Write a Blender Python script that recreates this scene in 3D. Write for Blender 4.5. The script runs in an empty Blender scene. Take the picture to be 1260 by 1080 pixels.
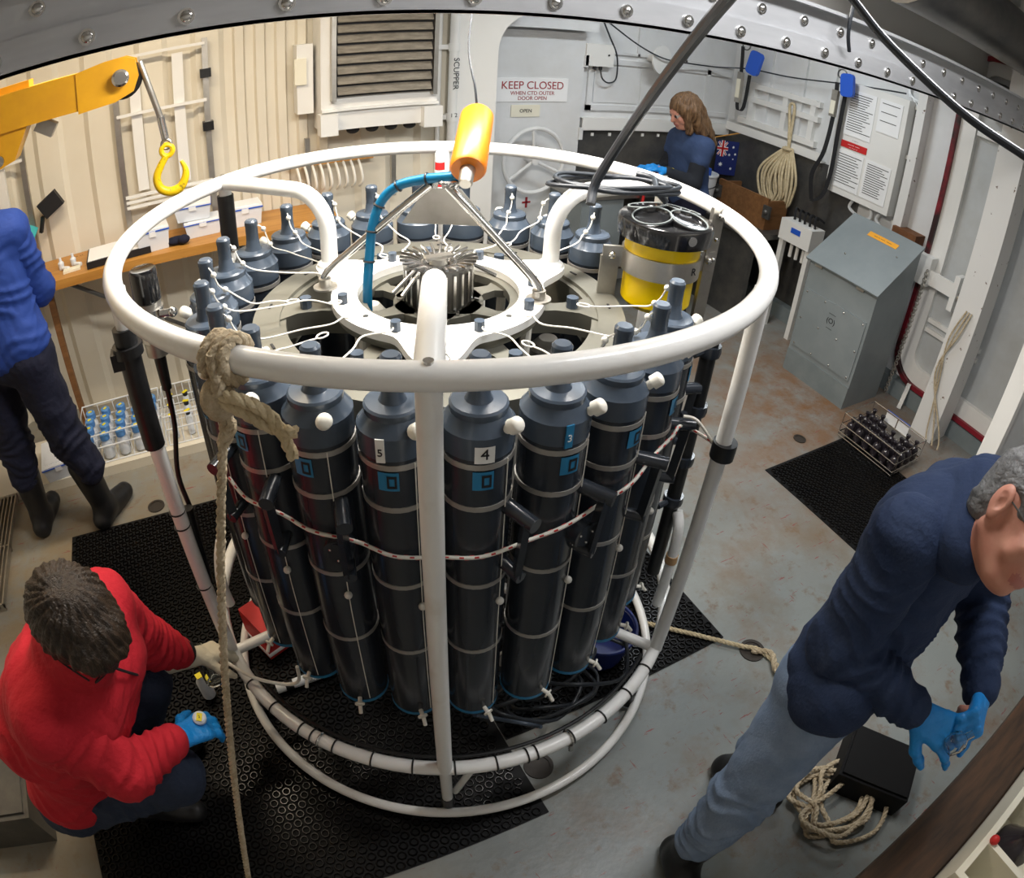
import bpy, bmesh, math, random
import numpy as np
from mathutils import Vector, Matrix
random.seed(7)
rng = np.random.default_rng(7)
sc = bpy.context.scene
COL = sc.collection
PI = math.pi

# ------------------------------------------------------------------ camera
# fisheye (equisolid) lens, hand held just under the overhead rail
cam_d = bpy.data.cameras.new('camera')
cam = bpy.data.objects.new('camera', cam_d); COL.objects.link(cam)
cam_d.type = 'PANO'
cam_d.panorama_type = 'FISHEYE_EQUISOLID'
cam_d.sensor_fit = 'HORIZONTAL'
cam_d.sensor_width = 36.0
cam_d.sensor_height = 36.0*1080/1260
cam_d.fisheye_lens = 832.5563*36.0/1260
cam_d.fisheye_fov = math.radians(180)
cam_d.clip_start = 0.02
_R = ((0.88627002, -0.46010194, 0.05321329), (0.23450452, 0.54482679, 0.80509093), (0.39941593, 0.70104919, -0.59075963))
_m = Matrix.Identity(4)
for i in range(3):
    _m[i][0] = _R[0][i]; _m[i][1] = _R[1][i]; _m[i][2] = -_R[2][i]
_m.translation = (-0.590395, -1.461279, 2.079602)
cam.matrix_world = _m
sc.camera = cam

# ------------------------------------------------------------------ world, lamps, exposure
w = bpy.data.worlds.new('world'); sc.world = w; w.use_nodes = True
w.node_tree.nodes['Background'].inputs[0].default_value = (0.75, 0.82, 0.9, 1)
w.node_tree.nodes['Background'].inputs[1].default_value = 0.02
sc.view_settings.view_transform = 'Standard'
sc.view_settings.look = 'None'
sc.view_settings.gamma = 1.0
sc.view_settings.use_curve_mapping = False
sc.view_settings.exposure = 0.0

def area(name, loc, target, sx, sy, energy, col):
    l = bpy.data.lights.new(name, 'AREA'); l.shape = 'RECTANGLE'; l.size = sx; l.size_y = sy
    l.energy = energy; l.color = col
    o = bpy.data.objects.new(name, l); COL.objects.link(o); o.location = loc
    d = Vector(target)-Vector(loc); o.rotation_euler = d.to_track_quat('-Z', 'Y').to_euler()
    return o
LAMPS = [((-0.80, 1.00, 2.84), 1.1, 0.16, 44, (1.0, 0.84, 0.62)),
         ((0.20, 0.12, 2.46), 1.1, 0.16, 66, (1.0, 0.96, 0.90)),
         ((2.20, 1.25, 2.84), 1.1, 0.16, 28, (0.86, 0.94, 1.0)),
         ((0.85, -0.85, 2.66), 1.1, 0.16, 27, (0.97, 0.97, 0.98))]
for k, (p, sx, sy, e, c) in enumerate(LAMPS):
    area('ceiling_lamp_light', p, (p[0], p[1], 0), sx, sy, e, c)

# ------------------------------------------------------------------ materials
MATS = {}
def mat(name, col, rough=0.5, metal=0.0, col2=None, scale=8.0, amt=0.5, bump=0.0, bscale=40.0, spec=0.5, alpha=None, trans=0.0, ior=1.45, detail=4.0, sharp=(0.35, 0.65), stretch=None, coat=0.0):
    m = bpy.data.materials.new(name); m.use_nodes = True
    nt = m.node_tree; b = nt.nodes['Principled BSDF']
    b.inputs['Base Color'].default_value = (*col, 1)
    b.inputs['Roughness'].default_value = rough
    b.inputs['Metallic'].default_value = metal
    b.inputs['Specular IOR Level'].default_value = spec
    b.inputs['IOR'].default_value = ior
    if coat: b.inputs['Coat Weight'].default_value = coat; b.inputs['Coat Roughness'].default_value = 0.12
    if trans: b.inputs['Transmission Weight'].default_value = trans
    tc = nt.nodes.new('ShaderNodeTexCoord')
    src = tc.outputs['Object']
    if stretch:
        mp = nt.nodes.new('ShaderNodeMapping'); mp.inputs['Scale'].default_value = stretch
        nt.links.new(src, mp.inputs['Vector']); src = mp.outputs['Vector']
    if col2 is not None:
        n = nt.nodes.new('ShaderNodeTexNoise'); n.inputs['Scale'].default_value = scale; n.inputs['Detail'].default_value = detail
        n.inputs['Roughness'].default_value = 0.65
        nt.links.new(src, n.inputs['Vector'])
        r = nt.nodes.new('ShaderNodeValToRGB'); r.color_ramp.elements[0].position = sharp[0]; r.color_ramp.elements[1].position = sharp[1]
        nt.links.new(n.outputs['Fac'], r.inputs['Fac'])
        mu = nt.nodes.new('ShaderNodeMath'); mu.operation = 'MULTIPLY'; mu.inputs[1].default_value = amt
        nt.links.new(r.outputs['Color'], mu.inputs[0])
        mx = nt.nodes.new('ShaderNodeMix'); mx.data_type = 'RGBA'
        mx.inputs[6].default_value = (*col, 1); mx.inputs[7].default_value = (*col2, 1)
        nt.links.new(mu.outputs[0], mx.inputs[0]); nt.links.new(mx.outputs[2], b.inputs['Base Color'])
    if bump:
        n2 = nt.nodes.new('ShaderNodeTexNoise'); n2.inputs['Scale'].default_value = bscale; n2.inputs['Detail'].default_value = 3
        nt.links.new(src, n2.inputs['Vector'])
        bp = nt.nodes.new('ShaderNodeBump'); bp.inputs['Strength'].default_value = bump; bp.inputs['Distance'].default_value = 0.01
        nt.links.new(n2.outputs['Fac'], bp.inputs['Height']); nt.links.new(bp.outputs['Normal'], b.inputs['Normal'])
    MATS[name] = m
    return m

mat('frame_white', (0.88, 0.875, 0.85), 0.32, col2=(0.62, 0.56, 0.46), scale=9, amt=0.35, sharp=(0.55, 0.75), coat=0.3)
mat('bottle_grey', (0.021, 0.026, 0.035), 0.24, col2=(0.029, 0.035, 0.045), scale=5, amt=0.6, coat=0.2)
mat('bottle_cap', (0.056, 0.075, 0.104), 0.26, col2=(0.074, 0.095, 0.125), scale=12, amt=0.6)  # lighter than bottle_grey: light from above put into the cap colour
mat('steel', (0.58, 0.57, 0.55), 0.22, 1.0)
mat('steel_dull', (0.52, 0.50, 0.46), 0.42, 1.0, col2=(0.4, 0.37, 0.32), scale=14, amt=0.6)
mat('alu_grey', (0.19, 0.185, 0.155), 0.40, 0.5, col2=(0.25, 0.24, 0.20), scale=6, amt=0.6)
mat('galv', (0.60, 0.61, 0.63), 0.42, 0.45, col2=(0.42, 0.43, 0.45), scale=3, amt=0.8, stretch=(0.5, 3, 3))
mat('band', (0.42, 0.40, 0.37), 0.42, 0.6)
mat('knob_white', (0.86, 0.83, 0.74), 0.4)
mat('cord_white', (0.80, 0.77, 0.70), 0.8)
mat('bead_white', (0.78, 0.76, 0.70), 0.35)
mat('rim_grey', (0.16, 0.18, 0.18), 0.5)
mat('tub_blue', (0.008, 0.02, 0.14), 0.4)
mat('socket_dark', (0.035, 0.028, 0.022), 0.6)
mat('tag_blue', (0.02, 0.20, 0.40), 0.4)
mat('tag_white', (0.80, 0.80, 0.78), 0.5)
mat('ink', (0.012, 0.012, 0.014), 0.6)
mat('ink_red', (0.33, 0.02, 0.03), 0.6)
mat('red', (0.55, 0.02, 0.02), 0.5)
mat('rubber', (0.008, 0.008, 0.009), 0.35, col2=(0.02, 0.02, 0.02), scale=30, amt=0.6)
mat('rubber_dull', (0.006, 0.006, 0.0065), 0.6, spec=0.25)
mat('black_gloss', (0.008, 0.008, 0.009), 0.15, coat=0.5)
mat('mat_rubber', (0.004, 0.004, 0.0045), 0.22, col2=(0.010, 0.008, 0.006), scale=18, amt=0.7, spec=0.35)
mat('cable_black', (0.02, 0.024, 0.03), 0.4)
mat('hose_blue', (0.0, 0.14, 0.29), 0.35)
mat('orange', (0.74, 0.21, 0.005), 0.38, col2=(0.60, 0.15, 0.005), scale=7, amt=0.6)
mat('crane_yellow', (0.80, 0.40, 0.015), 0.38, col2=(0.60, 0.27, 0.02), scale=5, amt=0.55)
mat('hook_yellow', (0.88, 0.58, 0.01), 0.35, col2=(0.12, 0.08, 0.02), scale=30, amt=0.7, sharp=(0.6, 0.66))
mat('yellow', (0.90, 0.62, 0.0), 0.35)
mat('rope_tan', (0.62, 0.52, 0.37), 0.85, bump=0.8, bscale=120, col2=(0.34, 0.25, 0.14), scale=40, amt=0.7)
mat('rope_light', (0.66, 0.55, 0.36), 0.85, bump=0.5, bscale=160, col2=(0.48, 0.38, 0.22), scale=40, amt=0.7)
mat('wall_cream', (0.74, 0.69, 0.58), 0.5, col2=(0.66, 0.59, 0.46), scale=1.6, amt=0.5)
mat('wall_white', (0.72, 0.73, 0.74), 0.45, col2=(0.58, 0.57, 0.54), scale=2.2, amt=0.5)
mat('wall_white_worn', (0.74, 0.73, 0.71), 0.5, col2=(0.12, 0.07, 0.04), scale=17, amt=0.95, sharp=(0.665, 0.69))
mat('paint_white', (0.78, 0.77, 0.74), 0.4)
mat('steel_dark', (0.10, 0.10, 0.10), 0.35, 0.6, col2=(0.20, 0.19, 0.17), scale=5, amt=0.7)
mat('wood', (0.55, 0.27, 0.06), 0.45, col2=(0.40, 0.17, 0.03), scale=3, amt=0.8, stretch=(1, 10, 10))
mat('wood_dark', (0.035, 0.022, 0.014), 0.6, col2=(0.11, 0.055, 0.028), scale=4, amt=0.8, stretch=(1, 8, 8))
mat('wood_brown', (0.24, 0.11, 0.04), 0.6, col2=(0.14, 0.06, 0.02), scale=4, amt=0.8, stretch=(1, 8, 8))
mat('box_grey', (0.20, 0.23, 0.24), 0.42, col2=(0.26, 0.29, 0.30), scale=3, amt=0.6)
mat('box_grey_dark', (0.16, 0.19, 0.20), 0.5, col2=(0.24, 0.27, 0.27), scale=6, amt=0.5)
mat('plastic_white', (0.82, 0.84, 0.86), 0.3)
mat('plastic_milky', (0.72, 0.76, 0.82), 0.35)
mat('plastic_blue', (0.02, 0.10, 0.55), 0.4)
mat('cap_blue', (0.10, 0.28, 0.62), 0.4)
mat('paper', (0.86, 0.86, 0.86), 0.7)
mat('paper_cream', (0.80, 0.76, 0.62), 0.7)
mat('label_orange', (0.86, 0.38, 0.02), 0.5)
mat('label_yellow', (0.90, 0.75, 0.02), 0.5)
mat('teal', (0.05, 0.42, 0.45), 0.6)
mat('cardboard', (0.50, 0.30, 0.14), 0.7)
mat('louvre', (0.16, 0.14, 0.11), 0.6, col2=(0.28, 0.25, 0.20), scale=12, amt=0.8, stretch=(1, 4, 4))
mat('glass', (0.9, 0.93, 0.92), 0.03, trans=1.0, ior=1.35)
mat('glass_dark', (0.025, 0.02, 0.025), 0.08, coat=0.6)
mat('skin', (0.60, 0.30, 0.21), 0.5, col2=(0.50, 0.18, 0.13), scale=14, amt=0.6, bump=0.08, bscale=120)
mat('lip', (0.45, 0.16, 0.13), 0.45)
mat('eye', (0.40, 0.36, 0.33), 0.3)
mat('iris', (0.03, 0.02, 0.02), 0.2)
mat('fleece_red', (0.52, 0.012, 0.025), 0.85, bump=0.25, bscale=90)
mat('fleece_navy', (0.012, 0.026, 0.072), 0.9, bump=0.3, bscale=110, col2=(0.02, 0.036, 0.085), scale=20, amt=0.6)
mat('shirt_blue', (0.012, 0.045, 0.25), 0.8, bump=0.15, bscale=60)
mat('shirt_slate', (0.03, 0.055, 0.13), 0.85, bump=0.2, bscale=60)
mat('sleeve_black', (0.010, 0.012, 0.018), 0.85)
mat('jeans', (0.17, 0.24, 0.36), 0.85, bump=0.25, bscale=140, col2=(0.26, 0.34, 0.47), scale=9, amt=0.7)
mat('jeans_dark', (0.018, 0.028, 0.055), 0.85, bump=0.25, bscale=120, col2=(0.03, 0.045, 0.085), scale=9, amt=0.7)
mat('trousers_navy', (0.006, 0.008, 0.026), 0.85, bump=0.25, bscale=70)
mat('boot_black', (0.010, 0.010, 0.011), 0.45)
mat('glove_blue', (0.01, 0.24, 0.66), 0.42, bump=0.35, bscale=70)
mat('glove_white', (0.72, 0.66, 0.52), 0.5, bump=0.3, bscale=70)
mat('hair_brown', (0.016, 0.010, 0.006), 0.42, col2=(0.05, 0.031, 0.018), scale=14, amt=0.9, stretch=(6, 6, 1), bump=0.5, bscale=60)
mat('hair_blond', (0.20, 0.11, 0.05), 0.5, col2=(0.065, 0.032, 0.014), scale=14, amt=0.9, stretch=(5, 5, 0.7), bump=0.5, bscale=50)
mat('hair_grey', (0.22, 0.22, 0.22), 0.6, col2=(0.10, 0.10, 0.10), scale=60, amt=0.9, bump=0.6, bscale=120)
mat('seal_red', (0.22, 0.008, 0.02), 0.5, col2=(0.015, 0.008, 0.008), scale=3, amt=0.95, sharp=(.45,.6))
mat('rust', (0.20, 0.08, 0.03), 0.8, col2=(0.10, 0.04, 0.015), scale=20, amt=0.7)
mat('flag_blue', (0.01, 0.02, 0.13), 0.7)
mat('door_grey', (0.50, 0.52, 0.53), 0.5, col2=(0.40, 0.40, 0.38), scale=3, amt=0.6)
mat('dark_void', (0.02, 0.02, 0.02), 0.8)
mat('ceiling_paint', (0.62, 0.63, 0.63), 0.5)
mat('lamp_glow', (0.9, 0.9, 0.9), 0.5)

# deck paint: grey green with rust bloom and scuffs
def floor_mat():
    m = mat('deck_paint', (0.215, 0.238, 0.235), 0.36, col2=(0.27, 0.285, 0.268), scale=1.3, amt=0.7, bump=0.12, bscale=25)
    nt = m.node_tree; b = nt.nodes['Principled BSDF']
    base = b.inputs['Base Color'].links[0].from_socket
    tc = [n for n in nt.nodes if n.type == 'TEX_COORD'][0]
    def layer(base, col, scale, lo, hi, amt, detail=6, stretch=None, off=(0, 0, 0), mask=None):
        n = nt.nodes.new('ShaderNodeTexNoise'); n.inputs['Scale'].default_value = scale; n.inputs['Detail'].default_value = detail; n.inputs['Roughness'].default_value = 0.7
        mp = nt.nodes.new('ShaderNodeMapping'); mp.inputs['Location'].default_value = off
        if stretch: mp.inputs['Scale'].default_value = stretch[:3]; mp.inputs['Rotation'].default_value = (0, 0, stretch[3])
        nt.links.new(tc.outputs['Object'], mp.inputs['Vector']); nt.links.new(mp.outputs['Vector'], n.inputs['Vector'])
        r = nt.nodes.new('ShaderNodeMapRange'); r.inputs['From Min'].default_value = lo; r.inputs['From Max'].default_value = hi
        r.inputs['To Max'].default_value = amt; nt.links.new(n.outputs['Fac'], r.inputs['Value'])
        fac = r.outputs[0]
        if mask:
            sp = nt.nodes.new('ShaderNodeVectorMath'); sp.operation = 'DISTANCE'; sp.inputs[1].default_value = mask[0]
            nt.links.new(tc.outputs['Object'], sp.inputs[0])
            r2 = nt.nodes.new('ShaderNodeMapRange'); r2.inputs['From Min'].default_value = mask[1]; r2.inputs['From Max'].default_value = 0.0
            nt.links.new(sp.outputs['Value'], r2.inputs['Value'])
            mm = nt.nodes.new('ShaderNodeMath'); mm.operation = 'MULTIPLY'; nt.links.new(fac, mm.inputs[0]); nt.links.new(r2.outputs[0], mm.inputs[1]); fac = mm.outputs[0]
        mx = nt.nodes.new('ShaderNodeMix'); mx.data_type = 'RGBA'; mx.inputs[7].default_value = (*col, 1)
        nt.links.new(base, mx.inputs[6]); nt.links.new(fac, mx.inputs[0])
        return mx.outputs[2]
    base = layer(base, (0.20, 0.12, 0.065), 2.2, 0.50, 0.70, 0.62)
    base = layer(base, (0.17, 0.095, 0.05), 9.0, 0.56, 0.68, 0.7, off=(1, 5, 0))
    base = layer(base, (0.13, 0.10, 0.08), 30.0, 0.66, 0.72, 0.6, off=(7, 1, 0))
    base = layer(base, (0.17, 0.13, 0.08), 1.1, 0.50, 0.70, 0.6, off=(4, 9, 0))
    base = layer(base, (0.20, 0.09, 0.03), 5.0, 0.30, 0.62, 1.0, mask=((2.75, 0.60, 0), 1.7))
    base = layer(base, (0.25, 0.19, 0.115), 3.0, 0.30, 0.55, 1.0, mask=((-1.7, 0.8, 0), 2.6))
    base = layer(base, (0.24, 0.03, 0.03), 7.0, 0.625, 0.66, 0.8, stretch=(1.0, 7.0, 1.0, 0.9))
    base = layer(base, (0.22, 0.04, 0.03), 9.0, 0.64, 0.67, 0.7, stretch=(6.0, 1.0, 1.0, 0.5), off=(2, 3, 0))
    base = layer(base, (0.20, 0.05, 0.03), 16.0, 0.68, 0.72, 0.7, off=(3, 2, 0))
    nt.links.new(base, b.inputs['Base Color'])
    return m
floor_mat()

def add_emit(name, col, s):
    m = MATS[name]; b = m.node_tree.nodes['Principled BSDF']
    b.inputs['Emission Color'].default_value = (*col, 1); b.inputs['Emission Strength'].default_value = s
add_emit('lamp_glow', (1, 0.95, 0.88), 6.0)

# ------------------------------------------------------------------ mesh helpers
def V(*a): return np.array(a, float)
def rotmat(axis, ang): return np.array(Matrix.Rotation(ang, 3, axis))
def frame_z(d, up=(0, 0, 1)):
    """3x3 with columns x,y,z where z = d"""
    z = np.array(d, float); z /= np.linalg.norm(z)
    u = np.array(up, float)
    if abs(z@u) > 0.98*np.linalg.norm(u): u = np.array((1.0, 0, 0))
    x = np.cross(u, z); x /= np.linalg.norm(x); y = np.cross(z, x)
    return np.stack([x, y, z], 1)
def frame_xz(fx, uz):
    """columns x forward, y left, z up"""
    x = np.array(fx, float); x /= np.linalg.norm(x); z = np.array(uz, float); z = z-(z@x)*x; z /= np.linalg.norm(z)
    return np.stack([x, np.cross(z, x), z], 1)

class MB:
    def __init__(s): s.v = []; s.f = []; s.m = []; s.n = 0; s.mi = 0
    def add(s, v, f):
        v = np.asarray(v, float).reshape(-1, 3)
        s.v.append(v); s.f += [tuple(int(i)+s.n for i in q) for q in f]; s.m += [s.mi]*len(f); s.n += len(v); return s
    def box(s, x0, x1, y0, y1, z0, z1):
        v = [(x, y, z) for z in (z0, z1) for y in (y0, y1) for x in (x0, x1)]
        return s.add(v, [(0, 2, 3, 1), (4, 5, 7, 6), (0, 1, 5, 4), (2, 6, 7, 3), (0, 4, 6, 2), (1, 3, 7, 5)])
    def obox(s, c, size, R=None):
        hx, hy, hz = [q/2 for q in size]
        v = np.array([(x, y, z) for z in (-hz, hz) for y in (-hy, hy) for x in (-hx, hx)])
        if R is not None: v = v@np.asarray(R).T
        return s.add(v+np.array(c), [(0, 2, 3, 1), (4, 5, 7, 6), (0, 1, 5, 4), (2, 6, 7, 3), (0, 4, 6, 2), (1, 3, 7, 5)])
    def bar(s, p0, p1, wd, ht, up=(0, 0, 1)):
        p0 = np.array(p0, float); p1 = np.array(p1, float); R = frame_z(p1-p0, up)
        return s.obox((p0+p1)/2, (wd, ht, np.linalg.norm(p1-p0)), R)
    def lathe(s, prof, n=24, o=(0, 0, 0), R=None, closed=False):
        a = np.linspace(0, 2*PI, n, endpoint=False); v = []
        for r, z in prof: v.append(np.stack([r*np.cos(a), r*np.sin(a), 0*a+z], 1))
        v = np.concatenate(v)
        if R is not None: v = v@np.asarray(R).T
        f = []; k = len(prof)
        for i in range(k if closed else k-1):
            j = (i+1) % k
            for q in range(n): f.append((i*n+q, i*n+(q+1) % n, j*n+(q+1) % n, j*n+q))
        if not closed:
            f.append(tuple(range(n))[::-1]); f.append(tuple((k-1)*n+q for q in range(n)))
        return s.add(v+np.array(o), f)
    def cyl(s, p0, p1, r, r1=None, n=14):
        p0 = np.array(p0, float); p1 = np.array(p1, float); d = p1-p0; L = np.linalg.norm(d)
        return s.lathe([(r, 0), (r if r1 is None else r1, L)], n, p0, frame_z(d))
    def sphere(s, c, r, n=12, m=8, sc3=(1, 1, 1), R=None):
        v = []
        for i in range(1, m):
            t = PI*i/m
            for q in range(n): v.append((math.sin(t)*math.cos(2*PI*q/n), math.sin(t)*math.sin(2*PI*q/n), math.cos(t)))
        v += [(0, 0, 1), (0, 0, -1)]
        v = np.array(v)*r*np.array(sc3)
        if R is not None: v = v@np.asarray(R).T
        f = []
        for i in range(m-2):
            for q in range(n): f.append((i*n+q, (i+1)*n+q, (i+1)*n+(q+1) % n, i*n+(q+1) % n))
        T = (m-1)*n
        for q in range(n):
            f.append((T, q, (q+1) % n)); f.append((T+1, (m-2)*n+(q+1) % n, (m-2)*n+q))
        return s.add(v+np.array(c), f)
    def torus(s, c, R0, r, n=32, m=8, R=None, a0=0, a1=2*PI):
        full = abs(a1-a0-2*PI) < 1e-6
        a = np.linspace(a0, a1, n, endpoint=not full)
        pts = np.stack([R0*np.cos(a), R0*np.sin(a), 0*a], 1)
        if R is not None: pts = pts@np.asarray(R).T
        return s.tube(pts+np.array(c), r, m, closed=full)
    def tube(s, pts, r, n=8, closed=False):
        p = np.array(pts, float); k = len(p)
        rr = np.full(k, r) if np.isscalar(r) else np.array(r, float)
        if closed: t = np.roll(p, -1, 0)-np.roll(p, 1, 0)
        else:
            t = np.gradient(p, axis=0)
        t /= np.linalg.norm(t, axis=1)[:, None]+1e-12
        F = frame_z(t[0]); x = F[:, 0]; v = []
        a = np.linspace(0, 2*PI, n, endpoint=False)
        for i in range(k):
            x = x-(x@t[i])*t[i]; x /= np.linalg.norm(x)+1e-12; y = np.cross(t[i], x)
            v.append(p[i]+rr[i]*(np.cos(a)[:, None]*x+np.sin(a)[:, None]*y))
        v = np.concatenate(v); f = []
        for i in range(k if closed else k-1):
            j = (i+1) % k; sh = 0
            if closed and i == k-1:
                d = ((v[:n][None]-v[i*n:(i+1)*n][:1][:, None])**2).sum(-1)[0]; sh = int(np.argmin(d))
            for q in range(n): f.append((i*n+q, i*n+(q+1) % n, j*n+(q+1+sh) % n, j*n+(q+sh) % n))
        if not closed:
            f.append(tuple(range(n))[::-1]); f.append(tuple((k-1)*n+q for q in range(n)))
        return s.add(v, f)
    def prism(s, poly, h, o=(0, 0, 0), R=None):
        """poly: 2d points (ccw), extruded 0..h along local z"""
        n = len(poly); v = np.array([(x, y, z) for z in (0, h) for x, y in poly], float)
        if R is not None: v = v@np.asarray(R).T
        f = [tuple(range(n))[::-1], tuple(range(n, 2*n))]+[(i, (i+1) % n, n+(i+1) % n, n+i) for i in range(n)]
        return s.add(v+np.array(o), f)
    def annulus(s, rin, rout, z0, z1, n=96, o=(0, 0, 0)):
        a = np.linspace(0, 2*PI, n, endpoint=False)
        ri = np.array([rin(q) if callable(rin) else rin for q in a]); ro = np.array([rout(q) if callable(rout) else rout for q in a])
        ring = lambda r, z: np.stack([r*np.cos(a), r*np.sin(a), 0*a+z], 1)
        v = np.concatenate([ring(ri, z0), ring(ro, z0), ring(ro, z1), ring(ri, z1)])+np.array(o); f = []
        for i in range(4):
            j = (i+1) % 4
            for q in range(n): f.append((i*n+q, i*n+(q+1) % n, j*n+(q+1) % n, j*n+q))
        return s.add(v, f)
    def mesh(s, name, mats, angle=35):
        me = bpy.data.meshes.new(name)
        v = np.concatenate(s.v)
        me.from_pydata(v.tolist(), [], s.f)
        for m in (mats if isinstance(mats, (list, tuple)) else [mats]): me.materials.append(MATS[m])
        me.polygons.foreach_set('material_index', s.m)
        fixn(me)
        me.polygons.foreach_set('use_smooth', [True]*len(me.polygons))
        me.set_sharp_from_angle(angle=math.radians(angle))
        me.update(); return me
    def build(s, name, mats, parent=None, angle=35, world=True):
        if world and parent is not None:
            o = origin(parent); s.v = [q-o for q in s.v]
        return link(name, s.mesh(name, mats, angle), parent)
def fixn(me):
    bm = bmesh.new(); bm.from_mesh(me); bmesh.ops.recalc_face_normals(bm, faces=bm.faces); bm.to_mesh(me); bm.free()
def link(name, data, parent=None):
    o = bpy.data.objects.new(name, data); COL.objects.link(o); o.parent = parent; return o
def origin(o):
    p = np.zeros(3)
    while o is not None: p = p+np.array(o.location); o = o.parent
    return p
def tag(o, label, cat, group=None):
    o['label'] = label; o['category'] = cat
    if group: o['group'] = group
    return o
def thing(name, label, cat, loc=(0, 0, 0), group=None):
    o = bpy.data.objects.new(name, None); COL.objects.link(o); o.location = loc; o.empty_display_size = 0.05
    return tag(o, label, cat, group)
def one(mb, name, mats, label, cat, group=None, angle=35):
    """a thing that is a single mesh, origin at its lowest middle"""
    v = np.concatenate(mb.v); lo = v.min(0); hi = v.max(0); b = np.array([(lo[0]+hi[0])/2, (lo[1]+hi[1])/2, lo[2]])
    mb.v = [q-b for q in mb.v]
    o = link(name, mb.mesh(name, mats, angle)); o.location = b
    return tag(o, label, cat, group)
def struct(o):
    o['kind'] = 'structure'; return o
def stuff(o):
    o['kind'] = 'stuff'; return o
def copy_tree(o, parent=None, loc=None, rotz=None):
    c = o.copy(); COL.objects.link(c); c.parent = parent
    if loc is not None: c.location = loc
    if rotz is not None: c.rotation_euler = (0, 0, rotz)
    for ch in [q for q in o.children]: copy_tree(ch, c)
    return c
def catmull(pts, k=8, closed=False):
    p = np.array(pts, float); n = len(p); out = []
    for i in range(n if closed else n-1):
        p0, p1, p2, p3 = (p[(i-1) % n], p[i], p[(i+1) % n], p[(i+2) % n]) if closed else (p[max(i-1, 0)], p[i], p[i+1], p[min(i+2, n-1)])
        for t in np.linspace(0, 1, k, endpoint=False):
            out.append(0.5*((2*p1)+(-p0+p2)*t+(2*p0-5*p1+4*p2-p3)*t*t+(-p0+3*p1-3*p2+p3)*t**3))
    if not closed: out.append(p[-1])
    return np.array(out)
def pol(az, r, z):
    """az in degrees from the camera-side (-Y) axis towards +X"""
    a = math.radians(az); return np.array((r*math.sin(a), -r*math.cos(a), z))
def rope(mb, pts, r, pitch=None, n=6):
    """three strands laid round the path"""
    p = np.array(pts, float); pitch = pitch or r*6.5
    L = np.concatenate([[0], np.cumsum(np.linalg.norm(np.diff(p, axis=0), axis=1))])
    m = max(int(L[-1]/(pitch/7)), 8); u = np.linspace(0, L[-1], m); q = np.stack([np.interp(u, L, p[:, k]) for k in range(3)], 1)
    t = np.gradient(q, axis=0); t /= np.linalg.norm(t, axis=1)[:, None]+1e-12
    x = frame_z(t[0])[:, 0]; X = []; Y = []
    for i in range(m):
        x = x-(x@t[i])*t[i]; x /= np.linalg.norm(x)+1e-12; X.append(x); Y.append(np.cross(t[i], x))
    X = np.array(X); Y = np.array(Y)
    for s in range(3):
        a = 2*PI*u/pitch+2*PI*s/3
        mb.tube(q+r*.5*(np.cos(a)[:, None]*X+np.sin(a)[:, None]*Y), r*.56, n)
    return mb
def text(s, size, o, R, matname, parent, name, align='CENTER', ext=0.0006):
    cu = bpy.data.curves.new(name, 'FONT'); cu.body = s; cu.size = size; cu.align_x = align; cu.align_y = 'CENTER'; cu.extrude = ext
    t = bpy.data.objects.new(name+'_tmp', cu); COL.objects.link(t)
    dg = bpy.context.evaluated_depsgraph_get(); me = bpy.data.meshes.new_from_object(t.evaluated_get(dg))
    bpy.data.objects.remove(t); bpy.data.curves.remove(cu)
    R4 = Matrix([[*R[i], 0] for i in range(3)]+[[0, 0, 0, 1]])
    me.transform(R4); off = np.array(o, float)-(origin(parent) if parent else 0); me.transform(Matrix.Translation(off))
    me.materials.clear(); me.materials.append(MATS[matname]); me.name = name
    return link(name, me, parent)
R_BACK = np.array(((1, 0, 0), (0, 0, -1), (0, 1, 0)), float)      # text on a wall facing -Y
R_RIGHT = np.array(((0, 0, -1), (-1, 0, 0), (0, 1, 0)), float)    # text on a wall facing -X
# ================================================================== the room
XW, YB, YB2, XL, YF, ZC = 3.62, 2.36, 2.64, -2.5, -2.3, 2.9
fl = struct(link('floor', MB().box(XL-.1, XW+.1, YF-.1, YB2+.1, -0.1, 0.0).mesh('floor', 'deck_paint')))
ce = struct(link('ceiling', MB().box(XL-.1, XW+.1, YF-.1, YB2+.1, ZC, ZC+.1).mesh('ceiling', 'ceiling_paint')))
struct(link('wall_left', MB().box(XL-.1, XL, YF-.1, YB2+.1, 0, ZC).mesh('wall_left', 'wall_cream')))
struct(link('wall_front', MB().box(XL, XW, YF-.1, YF, 0, ZC).mesh('wall_front', 'wall_white')))

# corrugated cream wall behind the bench: trapezoid ribs
def corrugated(name, segs, y, z0, z1, m, d=0.028):
    xs = []
    for (x0, x1, pitch) in segs:
        n = max(1, round((x1-x0)/pitch)); p = (x1-x0)/n
        for i in range(n):
            a = x0+i*p
            xs += [(a, 0), (a+p*.40, 0), (a+p*.50, d), (a+p*.90, d)]
    xs.append((segs[-1][1], 0))
    poly = [(x, y-q) for x, q in xs]
    mb = MB(); v = []; f = []
    for x, yy in poly: v += [(x, yy, z0), (x, yy, z1)]
    for i in range(len(poly)-1): f.append((2*i, 2*i+2, 2*i+3, 2*i+1))
    mb.add(v, f); mb.box(segs[0][0], segs[-1][1], y+.002, y+.1, z0, z1)
    return mb
wb = struct(link('wall_back', corrugated('wall_back', [(XL, -0.32, 0.30), (-0.32, 0.26, 0.115), (0.26, 1.0, 0.37)], YB, 0, ZC, 'wall_cream').mesh('wall_back', 'wall_cream', 20)))
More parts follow.
